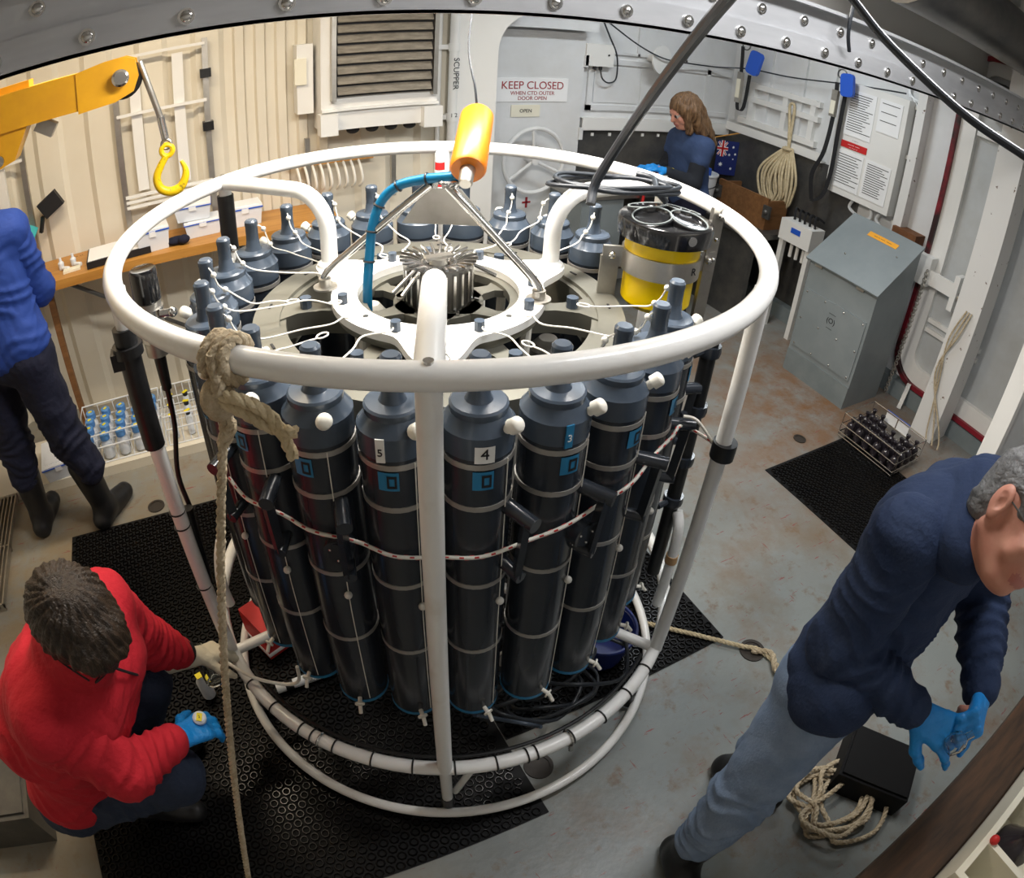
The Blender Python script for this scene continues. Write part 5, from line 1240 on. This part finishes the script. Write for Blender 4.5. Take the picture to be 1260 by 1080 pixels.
def field_mesh(name, prims, mats, h=.008, k=.02, noise=None, folds=(), strands=None):
    lo = np.min([bounds(p, 3*h)[0] for p in prims if p[-1] >= 0], 0); hi = np.max([bounds(p, 3*h)[1] for p in prims if p[-1] >= 0], 0)
    n = np.ceil((hi-lo)/h).astype(int)+1
    F = np.full(n, 1.0, np.float32)
    for p in prims:
        kk = k
        b0, b1 = bounds(p, kk+3*h)
        i0 = np.maximum(((b0-lo)/h).astype(int), 0); i1 = np.minimum(((b1-lo)/h).astype(int)+2, n)
        if (i1 <= i0).any(): continue
        g = np.stack(np.meshgrid(*[lo[d]+h*np.arange(i0[d], i1[d]) for d in range(3)], indexing='ij'), -1)
        D = pd(g, p); s_ = tuple(slice(a, b) for a, b in zip(i0, i1)); A = F[s_]
        if p[-1] < 0: F[s_] = np.maximum(A, -D)
        else:
            hh = np.clip(.5+.5*(A-D)/kk, 0, 1); F[s_] = A*(1-hh)+D*hh-kk*hh*(1-hh)
    v, f = nets(F, lo, h)
    if noise:
        amp, fr, ax = noise
        nrm = np.zeros_like(v); fn = np.cross(v[f[:, 2]]-v[f[:, 0]], v[f[:, 3]]-v[f[:, 1]])
        for q in range(4): np.add.at(nrm, f[:, q], fn)
        nrm /= np.linalg.norm(nrm, axis=1)[:, None]+1e-9
        w_ = np.sin(v@np.array((fr, fr*.6, fr*.8))+2*np.sin(v@np.array((fr*.5, -fr*.7, fr*.3))))*np.sin(v@np.array((-fr*.4, fr*.5, fr*.9))+1.3)
        w2 = np.sin(v@np.array((fr*2.1, -fr*1.2, fr*2.6))+3*np.sin(v@np.array((fr*.8, fr*.9, -fr*.7))))
        dsp = amp*(w_+.45*np.abs(w2))
        for (fa, fb, fr_, fam, fwl) in folds:
            fa = np.array(fa); ax_ = np.array(fb)-fa; L_ = np.linalg.norm(ax_); ax_ /= L_
            q = v-fa; t_ = q@ax_; rad = np.linalg.norm(q-t_[:, None]*ax_, axis=1)
            win = np.clip(1-np.abs(t_/L_-.5)*2, 0, 1)**.5*np.clip((fr_-rad)/.03, 0, 1)
            ph = 1.6*np.sin(v@np.array((23., -17., 11.)))+1.1*np.sin(v@np.array((-13., 19., 29.)))
            dsp = dsp+fam*win*(1-np.abs(np.sin(PI*t_/fwl+ph))*1.6)
        if strands:
            so, sx, amp2, n2 = strands; F_ = frame_z(sx); q = (v-so)@F_; ang = np.arctan2(q[:, 1], q[:, 0]); rr_ = np.hypot(q[:, 0], q[:, 1])
            dsp = dsp+amp2*np.clip(rr_/.05, 0, 1)*(np.sin(n2*ang+9*rr_/.1+1.5*np.sin(5*ang))+.6*np.sin(2.3*n2*ang-6*rr_/.1))
        v = v+nrm*dsp[:, None]
    me = bpy.data.meshes.new(name); me.from_pydata(v.tolist(), [], f.tolist())
    for m in mats: me.materials.append(MATS[m])
    if len(mats) > 1:
        c = v[f].mean(1); best = np.full(len(c), 9.0); mi = np.zeros(len(c), int)
        for p in prims:
            if p[-1] < 0: continue
            D = pd(c, p); u = D < best; best[u] = D[u]; mi[u] = p[-1]
        me.polygons.foreach_set('material_index', mi)
    me.polygons.foreach_set('use_smooth', [True]*len(f)); me.update()
    return me
def part(name, prims, mats, parent, **kw):
    me = field_mesh(name, prims, mats, **kw); me.transform(Matrix.Translation(-Vector(origin(parent)))); return link(name, me, parent)
def T(R, o, p): return np.asarray(R)@np.array(p, float)+np.array(o)
def head_prims(o, R, sk=0, lip=1, eye=2, iris=3):
    t = lambda *p: T(R, o, p); E = lambda c, r, m=sk: ('e', t(*c), r, R, m); Cc = lambda a, b, ra, rb, m=sk: ('c', t(*a), t(*b), ra, rb, m)
    out = [E((-.012, 0, .035), (.098, .075, .092)), E((.028, 0, -.03), (.066, .060, .083)), E((.050, 0, -.090), (.038, .036, .026)), Cc((-.01, .055, -.05), (.045, .03, -.092), .022, .02), Cc((-.01, -.055, -.05), (.045, -.03, -.092), .022, .02),
           Cc((.090, 0, .012), (.108, 0, -.030), .010, .0135), Cc((.082, -.034, .026), (.082, .034, .026), .013, .013), Cc((.072, .045, -.022), (.06, .05, -.045), .016, .014), Cc((.072, -.045, -.022), (.06, -.05, -.045), .016, .014)]
    for s in (-1, 1):
        out += ([] if sk < 0 else [E((-.008, .075*s, .0), (.019, .008, .029)), E((-.004, .075*s, -.025), (.011, .007, .012))])+[E((.079, .031*s, .004), (.013, .013, .011), eye), E((.089, .031*s, .003), (.005, .006, .006), iris)]
    out += [Cc((.086, -.018, -.064), (.086, .018, -.064), .0075, .0075, lip)]
    return out
def hand_prims(o, R, curls, side=1, m=0, thumb=((.6, .65, -.35), (.85, .35, -.4)), spread=1.0, sc=1.0, cuff=None):
    """wrist at o, fingers along +x, back of the hand +z, thumb towards side*y"""
    t = lambda p: T(R, o, np.array(p)*sc)
    C_ = lambda a, b, ra, rb: ('c', t(a), t(b), ra*sc, rb*sc, m)
    out = []
    ys = (.030, .010, -.010, -.029); Ls = ((.044, .026, .021), (.049, .030, .022), (.046, .028, .022), (.036, .021, .019))
    for i in range(4):
        y = ys[i]*side
        out.append(C_((.008, y*.62, 0), (.082-.004*abs(i-1), y, .002), .0150, .0125))
        p = np.array((.084-.005*abs(i-1), y, .002)); a = 0; d0 = np.array((0, (1.5-i)*.06*spread*side, 0))
        for q, (L_, cu) in enumerate(zip(Ls[i], curls[i])):
            a += cu; d = np.array((math.cos(a), 0, -math.sin(a)))+d0; n_ = p+d*L_
            out.append(C_(p, n_, .0098-.0009*q, .0090-.0010*q)); p = n_
    p = np.array((.022, .026*side, -.006)); 
    d1 = np.array(thumb[0])*np.array((1, side, 1)); d2 = np.array(thumb[1])*np.array((1, side, 1))
    n_ = p+d1/np.linalg.norm(d1)*.046; out.append(C_(p, n_, .016, .0125)); e = n_+d2/np.linalg.norm(d2)*.030; out.append(C_(n_, e, .0118, .0105)); e2 = e+d2/np.linalg.norm(d2)*.022; out.append(C_(e, e2, .0105, .0085))
    out.append(C_((-.03, 0, 0), (.01, 0, 0), .026, .026)); out.append(C_((.03, .018*side, -.004), (.06, -.018*side, -.004), .016, .015))
    if cuff: out.append(C_((-cuff, 0, 0), (-.02, 0, 0), .034, .030))
    return out
def tor(hip_l, hip_r, sh_l, sh_r, neck, m, g=0.0, belly=.115, chest=.115):
    hl, hr, sl_, sr = [np.array(q, float) for q in (hip_l, hip_r, sh_l, sh_r)]; hc = (hl+hr)/2; sc_ = (sl_+sr)/2; nk = np.array(neck, float)
    inn = .28
    a, b = sl_+(sr-sl_)*inn, sr+(sl_-sr)*inn
    return [('c', hl, hr, .105+g, .105+g, m), ('c', hl+(hc-hl)*.3, a-(nk-hc)*.10, .10+g, chest+g, m), ('c', hr+(hc-hr)*.3, b-(nk-hc)*.10, .10+g, chest+g, m), ('c', hc, sc_-(nk-hc)*.12, belly+g, chest+g, m), ('c', sl_, sr, .068+g, .068+g, m), ('c', a, nk, .06+g, .052+g, m), ('c', b, nk, .06+g, .052+g, m)]
def limb(a, b, c, ra, rb, rc, m): return [('c', np.array(a), np.array(b), ra, rb, m), ('c', np.array(b), np.array(c), rb, rc, m)]
def foot(ank, toe, m, g=0.0):
    a, t_ = np.array(ank, float), np.array(toe, float); d = t_-a; d[2] = 0; d /= np.linalg.norm(d)
    heel = np.array((a[0], a[1], t_[2]))-d*.045
    return [('c', a, heel+V(0, 0, .005), .045+g, .035+g, m), ('c', heel, t_, .036+g, .036+g, m), ('c', a, t_-d*.05+V(0, 0, .01), .043+g, .034+g, m)]
MB4 = ['skin', 'lip', 'eye', 'iris']

# ------------------------------------------------ man in navy fleece (right foreground)
pn_ = thing('person', 'person in navy fleece, blue jeans and blue gloves inspecting a glass flask', 'person', (.38, -1.22, 0))
shR, shL, nk = V(.450, -1.145, 1.335), V(.785, -1.165, 1.335), V(.622, -1.185, 1.405)
elR, wrR = V(.385, -1.160, 1.07), V(.468, -1.380, 1.005)
elL, wrL = V(.830, -1.28, 1.09), V(.645, -1.465, 1.010)
hipR, hipL = V(.410, -1.175, .93), V(.585, -1.14, .93)
knR, anR = V(.300, -1.205, .50), V(.245, -1.205, .09)
knL, anL = V(.585, -1.10, .50), V(.60, -1.05, .09)
hO = V(.512, -1.314, 1.478); hR = frame_xz((-.46, -.88, .08), (.49, -.16, .85))
fR = frame_xz((.42, -.80, -.18), (-.45, -.35, .82)); fL = frame_xz((-.72, -.30, .05), (.35, -.60, .65))
cR = ((.35, .35, .2), (.55, .5, .3), (.60, .5, .3), (.30, .2, .1)); cL = ((.9, .9, .5), (1.0, .9, .5), (1.0, .9, .5), (1.0, .9, .5))
EARS = True
skin = [('c', hO+hR@V(-.02, 0, -.07), nk-V(0, 0, .03), .056, .062, 0)]+head_prims(hO, hR)
skin += tor(hipL, hipR, shL, shR, nk, 0, -.03)+limb(shR, elR, wrR, .05, .036, .018, 0)+limb(shL, elL, wrL, .05, .036, .018, 0)
skin += limb(hipR, knR, anR, .075, .055, .04, 0)+limb(hipL, knL, anL, .075, .055, .04, 0)+hand_prims(wrR, fR, cR, -1, 0, sc=.66)+hand_prims(wrL, fL, cL, 1, 0, sc=.66)
part('body', skin, MB4, pn_, h=.0055, k=.016)
J = tor(hipL+V(.02, 0, .04), hipR+V(.02, 0, .04), shL, shR+V(.03, 0, 0), nk, 0, .008, .118, .116)
J += [('c', nk+V(0, -.02, -.02), nk+V(.0, -.06, .02), .076, .070, 0), ('c', nk+V(-.01, -.03, .0), hO+hR@V(-.050, 0, -.105), .074, .064, 0), ('c', hipR+V(-.02, -.02, .03), hipL+V(.02, 0, .02), .116, .116, 0), ('e', V(.5, -1.15, .38), (.75, .75, .50), None, -1)]
part('fleece', J, ['fleece_navy'], pn_, h=.008, k=.03, noise=(.006, 17, 0), folds=[(hipR+V(.08, 0, .0), shR+V(.1, 0, -.1), .2, .006, .09)])
for a_, b_, c_ in ((shR, elR, wrR), (shL, elL, wrL)):
    part('sleeve', limb(a_, b_, c_-(c_-b_)*.08, .084, .070, .047, 0)+[('c', b_, c_-(c_-b_)*.5, .072, .058, 0)], ['fleece_navy'], pn_, h=.007, k=.025, noise=(.004, 22, 0), folds=[(a_, b_, .14, .006, .055), (b_+(b_-c_)*.2, c_, .11, .007, .045)])
part('jeans', limb(hipR, knR, anR+V(0, 0, .16), .112, .082, .066, 0)+limb(hipL, knL, anL+V(0, 0, .16), .112, .080, .066, 0)+[('c', hipL, hipR, .12, .12, 0)], ['jeans'], pn_, h=.008, k=.03, noise=(.003, 30, 0), folds=[(knR+V(0, 0, .12), anR+V(0, 0, .12), .13, .009, .06)])
for nm_, a, kn2 in (('R', anR, knR), ('L', anL, knL)):
    part('rubber_boot', foot(a, (a[0]-.06 if nm_ == 'R' else a[0]+.05, a[1]-.14, .042), 0, .012)+[('c', a, a+(kn2-a)*.55, .056, .074, 0)], ['boot_black'], pn_, h=.008, k=.025)
part('glove', hand_prims(wrR, fR, cR, -1, 0, sc=1.10, cuff=.035, spread=2.6), ['glove_blue'], pn_, h=.0038, k=.010)
part('glove', hand_prims(wrL, fL, cL, 1, 0, sc=1.04, cuff=.035), ['glove_blue'], pn_, h=.0038, k=.010)
hc = lambda *p: T(hR, hO, p)
for s in (-1, 1):
    me = [('e', hc(-.008, .084*s, .002), (.021, .010, .033), hR, 0), ('e', hc(-.004, .084*s, -.026), (.011, .008, .013), hR, 0), ('e', hc(.001, .098*s, -.002), (.010, .012, .019), hR, -1), ('e', hc(-.002, .096*s, .012), (.013, .006, .010), hR, -1)]
    part('ear', me, ['skin'], pn_, h=.0025, k=.006)
part('hair', [('e', hc(-.018, 0, .045), (.106, .083, .093), hR, 0), ('e', hc(-.06, 0, -.02), (.055, .070, .06), hR, 0), ('e', hc(.10, 0, -.045), (.075, .12, .11), hR, -1), ('e', hc(.005, .085, -.005), (.034, .026, .042), hR, -1), ('e', hc(.005, -.085, -.005), (.034, .026, .042), hR, -1)], ['hair_grey'], pn_, h=.006, k=.02, noise=(.002, 90, 0))
gl = MB()
for s in (-1, 1):
    gl.tube(catmull([hc(-.02, .083*s, .015), hc(.03, .080*s, .012), hc(.098, .062*s, .002)], 5), .0016, 6)
    gl.torus(hc(.112, .032*s, -.004), .021, .0015, 20, 5, hR@np.array(((0, 0, 1), (1, 0, 0), (0, 1, 0))))
gl.cyl(hc(.114, -.012, -.002), hc(.114, .012, -.002), .0015, n=6)
gl.build('spectacles', 'steel_dark', pn_)
fk = thing('glass_flask', 'small clear glass flask with dark stopper held in blue gloves', 'flask', (.53, -1.47, 1.01))
fo2 = wrR+fR@V(.115, -.012, .028)
MB().lathe([(.004, -.028), (.022, -.022), (.026, 0), (.022, .018), (.010, .028), (.009, .045), (.007, .045), (.007, .026), (.019, .015), (.023, 0), (.019, -.019), (.004, -.024)], 24, fo2, frame_z((.5, -.3, .6))).build('bulb', 'glass', fk)
MB().sphere(fo2+fR@V(.012, .016, -.030), .0095, 12, 8).build('stopper', 'ink', fk)

# ------------------------------------------------ crouching person in red
pr_ = thing('person', 'crouching person in red jacket taking water at the rosette foot', 'person', (-1.25, -.40, .016))
shR, shL, nk = V(-1.185, -.585, .905), V(-1.02, -.285, .905), V(-1.09, -.46, .985)
elR, wrR = V(-1.075, -.62, .70), V(-.945, -.50, .60)
elL, wrL = V(-.975, -.215, .66), V(-.868, -.150, .475)
hipR, hipL = V(-1.40, -.46, .36), V(-1.34, -.28, .36)
knR, anR = V(-1.03, -.50, .42), V(-1.22, -.40, .11)
knL, anL = V(-1.05, -.22, .50), V(-1.17, -.18, .11)
hO = V(-1.005, -.520, 1.115); hR = frame_xz((.42, -.52, -.74), (.25, -.35, .6))
fR = frame_xz((.60, .34, -.28), (-.25, -.30, .9)); fL = frame_xz((.50, .22, -.30), (-.30, -.1, .9))
cR = ((.5, .6, .4), (.5, .6, .4), (.5, .6, .4), (.4, .6, .4)); cL = ((.35, .5, .4), (.4, .5, .4), (.45, .5, .4), (.5, .5, .4))
skin = [('c', hO+hR@V(-.03, 0, -.06), nk-V(0, 0, .02), .056, .062, 0)]+head_prims(hO, hR)
skin += tor(hipL, hipR, shL, shR, nk, 0, -.03)+limb(shR, elR, wrR, .05, .036, .018, 0)+limb(shL, elL, wrL, .05, .036, .018, 0)
skin += limb(hipR, knR, anR, .075, .055, .04, 0)+limb(hipL, knL, anL, .075, .055, .04, 0)+hand_prims(wrR, fR, cR, 1, 0, sc=.66)+hand_prims(wrL, fL, cL, -1, 0, sc=.66)
part('body', skin, MB4, pr_, h=.0065, k=.016)
J = tor(hipL+V(.02, 0, .06), hipR+V(.02, 0, .06), shL, shR, nk, 0, .026, .132, .132)
J += [('c', nk+V(.02, -.02, -.02), nk+V(.05, -.04, .03), .085, .082, 0), ('c', V(-1.30, -.45, .70), V(-1.22, -.40, .80), .15, .14, 0)]
part('jacket', J, ['fleece_red'], pr_, h=.008, k=.03, noise=(.006, 19, 0), folds=[(hipR, shR, .25, .007, .08)])
for a_, b_, c_ in ((shR, elR, wrR-(wrR-elR)*.16), (shL, elL, wrL-(wrL-elL)*.36)):
    part('sleeve', limb(a_, b_, c_, .090, .070, .047, 0), ['fleece_red'], pr_, h=.007, k=.025, noise=(.004, 22, 0), folds=[(a_, b_, .14, .007, .05), (b_+(b_-c_)*.2, c_, .11, .007, .04)])
part('collar', [('c', nk+V(.03, -.03, .0), nk+V(.06, -.05, .035), .080, .078, 0), ('c', nk+V(.05, -.04, .05), nk+V(.08, -.07, .09), .066, .06, -1)], ['fleece_red'], pr_, h=.006, k=.01)
part('cuff', [('c', wrL-(wrL-elL)*.36, wrL-(wrL-elL)*.30, .046, .043, 0)], ['sleeve_black'], pr_, h=.006, k=.01)
part('jeans', limb(hipR, knR, anR+V(0, 0, .07), .115, .085, .062, 0)+limb(hipL, knL, anL+V(0, 0, .07), .115, .085, .062, 0)+[('c', hipL, hipR, .12, .12, 0)], ['jeans_dark'], pr_, h=.009, k=.03, noise=(.004, 30, 0), folds=[(hipR, knR, .16, .006, .06), (hipL, knL, .16, .006, .06)])
for a, t_ in ((anR, (-1.08, -.44, .055)), (anL, (-1.03, -.17, .055))):
    part('boot', foot(a, t_, 0, .004)+[('c', a, a+V(0, 0, .08), .052, .056, 0)], ['boot_black'], pr_, h=.008, k=.02)
part('glove', hand_prims(wrR, fR, cR, 1, 0, sc=1.04, cuff=.03), ['glove_blue'], pr_, h=.004, k=.012)
part('glove', hand_prims(wrL, fL, cL, -1, 0, sc=1.04, cuff=.10), ['glove_white'], pr_, h=.004, k=.012)
hc = lambda *p: T(hR, hO, p)
part('hair', [('e', hc(-.018, 0, .042), (.112, .092, .100), hR, 0), ('e', hc(-.06, 0, -.03), (.058, .078, .07), hR, 0), ('e', hc(.05, 0, .075), (.06, .07, .05), hR, 0), ('e', hc(.115, 0, -.055), (.075, .12, .105), hR, -1)], ['hair_brown'], pr_, h=.004, k=.025, noise=(.003, 60, 0), strands=(hc(-.06, .0, .11), hR@V(-.35, 0, 1), .0022, 22))
gl = MB()
for s in (-1, 1):
    gl.tube(catmull([hc(-.02, .083*s, .012), hc(.03, .080*s, .010), hc(.098, .060*s, .002)], 5), .002, 6)
    gl.torus(hc(.110, .031*s, -.004), .021, .002, 20, 5, hR@np.array(((0, 0, 1), (1, 0, 0), (0, 1, 0))))
gl.cyl(hc(.112, -.012, -.002), hc(.112, .012, -.002), .002, n=6)
gl.build('spectacles', 'ink', pr_)
MB().tube(catmull([V(-.985, -.50, .93), V(-.965, -.47, .86), V(-.965, -.43, .80)], 6), .004, 6).build('zip', 'ink', pr_)
# what the crouching person holds
c0 = wrR+fR@V(.075, .012, .030); Rb = frame_z((.15, -.25, .95))
sb_ = thing('sample_bottle', 'clear bottle with pale cap and yellow sticker in the blue gloved hand', 'bottle', c0)
MB().lathe([(.017, -.020), (.019, -.012), (.019, .0), (.014, .004)], 20, c0, Rb).build('cap', 'plastic_milky', sb_)
MB().obox(c0+Rb[:, 2]*.0055, (.022, .015, .002), Rb@rotmat('Z', .7)).build('sticker', 'label_yellow', sb_)
text('2', .010, c0+Rb[:, 2]*.007, Rb@rotmat('Z', -.6), 'ink', sb_, 'numeral')
c1 = wrL+fL@V(.050, .005, -.045); Rb = frame_z((-.1, .35, .8))
gb_ = thing('glass_bottle', 'clear glass bottle held under the sampling tube in a white glove', 'bottle', c1)
MB().lathe([(.02, -.075), (.034, -.070), (.036, -.06), (.036, .02), (.02, .04), (.013, .05), (.013, .07), (.011, .07), (.011, .05), (.018, .038), (.0335, .018), (.0335, -.058), (.02, -.068)], 24, c1, Rb).build('vessel', 'glass', gb_)
c2 = V(-.93, .03, .018)
yb = thing('sample_bottle', 'clear bottle with yellow label standing on the mat by the left upright', 'bottle', c2)
MB().lathe([(.022, 0), (.026, .004), (.026, .09), (.014, .11), (.014, .125)], 20, c2).build('vessel', 'plastic_milky', yb)
MB().obox(c2+V(0, 0, .128), (.032, .024, .004), rotmat('Z', .3)).build('sticker', 'label_yellow', yb)

# ------------------------------------------------ standing person in blue at the bench
pl_ = thing('person', 'standing person in blue top, navy trousers and black rubber boots facing the bench', 'person', (-1.45, 1.22, 0))
hipL, hipR = V(-1.60, 1.26, .95), V(-1.40, 1.20, .95)
knL, anL = V(-1.64, 1.27, .50), V(-1.655, 1.26, .09)
knR, anR = V(-1.34, 1.20, .50), V(-1.285, 1.19, .09)
shL, shR, nk = V(-1.72, 1.34, 1.48), V(-1.36, 1.25, 1.475), V(-1.54, 1.33, 1.545)
elL, wrL = V(-1.78, 1.42, 1.20), V(-1.68, 1.70, 1.12)
elR, wrR = V(-1.30, 1.33, 1.17), V(-1.42, 1.60, 1.10)
hO = V(-1.55, 1.42, 1.68); hR = frame_xz((.0, .8, -.5), (0, .4, .9))
fR = frame_xz((-.2, .9, -.2), (.5, 0, .8)); fL = frame_xz((.2, .9, -.2), (-.5, 0, .8)); cc = ((.5, .5, .3),)*4
skin = [('c', hO+hR@V(-.03, 0, -.06), nk-V(0, 0, .02), .056, .062, 0)]+head_prims(hO, hR)
skin += tor(hipL, hipR, shL, shR, nk, 0, -.03)+limb(shR, elR, wrR, .05, .036, .018, 0)+limb(shL, elL, wrL, .05, .036, .018, 0)
skin += limb(hipR, knR, anR, .075, .055, .04, 0)+limb(hipL, knL, anL, .075, .055, .04, 0)+hand_prims(wrR, fR, cc, 1, 0)+hand_prims(wrL, fL, cc, -1, 0)
part('body', skin, MB4, pl_, h=.008, k=.02)
part('top', tor(hipL+V(0, 0, .06), hipR+V(0, 0, .06), shL, shR, nk, 0, .022, .12, .12), ['shirt_blue'], pl_, h=.010, k=.04, noise=(.006, 20, 0), folds=[(hipR, shR, .25, .008, .09)])
for a_, b_, c_ in ((shR, elR, wrR), (shL, elL, wrL)): part('sleeve', limb(a_, b_, c_-(c_-b_)*.12, .085, .068, .045, 0), ['shirt_blue'], pl_, h=.009, k=.03, noise=(.004, 22, 0), folds=[(a_, b_, .14, .007, .06), (b_+(b_-c_)*.2, c_, .11, .007, .05)])
part('trousers', limb(hipR, knR, anR+V(0, 0, .24), .118, .088, .080, 0)+limb(hipL, knL, anL+V(0, 0, .24), .118, .088, .080, 0)+[('c', hipL, hipR, .125, .125, 0)], ['trousers_navy'], pl_, h=.010, k=.03, noise=(.006, 24, 0), folds=[(knR+V(0, 0, .2), anR+V(0, 0, .2), .15, .008, .06), (knL+V(0, 0, .2), anL+V(0, 0, .2), .15, .008, .06)])
for a, t_, kk in ((anL, (-1.62, 1.42, .045), knL), (anR, (-1.19, 1.33, .045), knR)):
    part('rubber_boot', foot(a, t_, 0, .012)+[('c', a, a+(kk-a)*.62, .058, .076, 0)], ['boot_black'], pl_, h=.008, k=.025)
hc = lambda *p: T(hR, hO, p)
part('hair', [('e', hc(-.018, 0, .042), (.108, .086, .096), hR, 0), ('e', hc(-.06, 0, -.03), (.055, .074, .07), hR, 0), ('e', hc(.105, 0, -.05), (.075, .12, .105), hR, -1)], ['hair_brown'], pl_, h=.008, k=.02)

# ------------------------------------------------ person with long fair hair at the far table
pw = thing('person', 'person with long fair hair and slate blue vest at the far table', 'person', (2.66, 2.0, 0))
hipL, hipR = V(2.66, 1.92, .90), V(2.68, 2.10, .90)
knL, anL, knR, anR = V(2.64, 1.91, .48), V(2.66, 1.91, .09), V(2.66, 2.11, .48), V(2.68, 2.11, .09)
shL, shR, nk = V(2.62, 1.86, 1.315), V(2.66, 2.16, 1.315), V(2.62, 2.01, 1.385)
elL, wrL = V(2.545, 1.83, 1.06), V(2.335, 1.90, 1.135)
elR, wrR = V(2.60, 2.20, 1.06), V(2.40, 2.10, 1.10)
hO = V(2.545, 2.005, 1.535); hR = frame_xz((-.85, .10, -.34), (-.2, 0, .9))
fL = frame_xz((-.85, .15, .22), (.1, -.3, .9)); fR = frame_xz((-.85, -.1, .1), (.1, .1, .9)); cc = ((.5, .6, .3),)*4
skin = [('c', hO+hR@V(-.03, 0, -.06), nk-V(0, 0, .02), .048, .052, 0)]+head_prims(hO, hR)
skin += tor(hipL, hipR, shL, shR, nk, 0, -.04)+limb(shR, elR, wrR, .045, .036, .026, 0)+limb(shL, elL, wrL, .045, .036, .026, 0)
skin += limb(hipR, knR, anR, .075, .05, .038, 0)+limb(hipL, knL, anL, .075, .05, .038, 0)+hand_prims(wrR, fR, cc, -1, 0, sc=.66)+hand_prims(wrL, fL, cc, 1, 0, sc=.66)
part('body', skin, MB4, pw, h=.007, k=.018)
part('vest', tor(hipL+V(0, 0, .03), hipR+V(0, 0, .03), shL, shR, nk, 0, .006, .105, .10)+[('c', shL, shL+(elL-shL)*.35, .074, .068, 0), ('c', shR, shR+(elR-shR)*.35, .074, .068, 0)], ['shirt_slate'], pw, h=.009, k=.035, noise=(.004, 24, 0))
part('sleeve', limb(shL, elL, wrL-(wrL-elL)*.12, .062, .055, .040, 0), ['sleeve_black'], pw, h=.009, k=.02, noise=(.003, 30, 0))
part('sleeve', limb(shR, elR, wrR-(wrR-elR)*.12, .062, .055, .040, 0), ['sleeve_black'], pw, h=.009, k=.02, noise=(.003, 30, 0))
part('trousers', limb(hipR, knR, anR+V(0, 0, .05), .105, .072, .058, 0)+limb(hipL, knL, anL+V(0, 0, .05), .105, .072, .058, 0)+[('c', hipL, hipR, .11, .11, 0)], ['trousers_navy'], pw, h=.010, k=.03)
for a in (anL, anR): part('boot', foot(a, (a[0]-.17, a[1], .042), 0, .004)+[('c', a, a+V(0, 0, .1), .05, .056, 0)], ['boot_black'], pw, h=.009, k=.02)
part('glove', hand_prims(wrL, fL, cc, 1, 0, sc=1.05, cuff=.04), ['glove_blue'], pw, h=.005, k=.01)
part('glove', hand_prims(wrR, fR, cc, -1, 0, sc=1.05, cuff=.04), ['glove_blue'], pw, h=.005, k=.01)
part('glove_band', [('c', wrL-fL[:, 0]*.055, wrL-fL[:, 0]*.03, .040, .038, 0)], ['label_yellow'], pw, h=.005, k=.01)
hc = lambda *p: T(hR, hO, p)
H = [('e', hc(-.018, 0, .045), (.112, .092, .100), hR, 0), ('c', hc(-.07, 0, .0), hc(-.115, 0, -.20), .085, .075, 0), ('c', hc(-.02, .07, .02), hc(-.06, .075, -.16), .045, .045, 0), ('c', hc(-.02, -.07, .02), hc(-.06, -.075, -.16), .045, .045, 0), ('c', hc(.035, .07, .04), hc(.035, .072, -.12), .028, .025, 0), ('c', hc(-.10, .02, -.1), hc(-.16, .03, -.29), .06, .035, 0)]
part('hair', H+[('e', hc(.125, 0, -.05), (.080, .062, .12), hR, -1)], ['hair_blond'], pw, h=.005, k=.02, noise=(.003, 55, 0), strands=(hc(-.02, 0, .1), V(0, 0, 1), .003, 16))

bpy.context.view_layer.update()
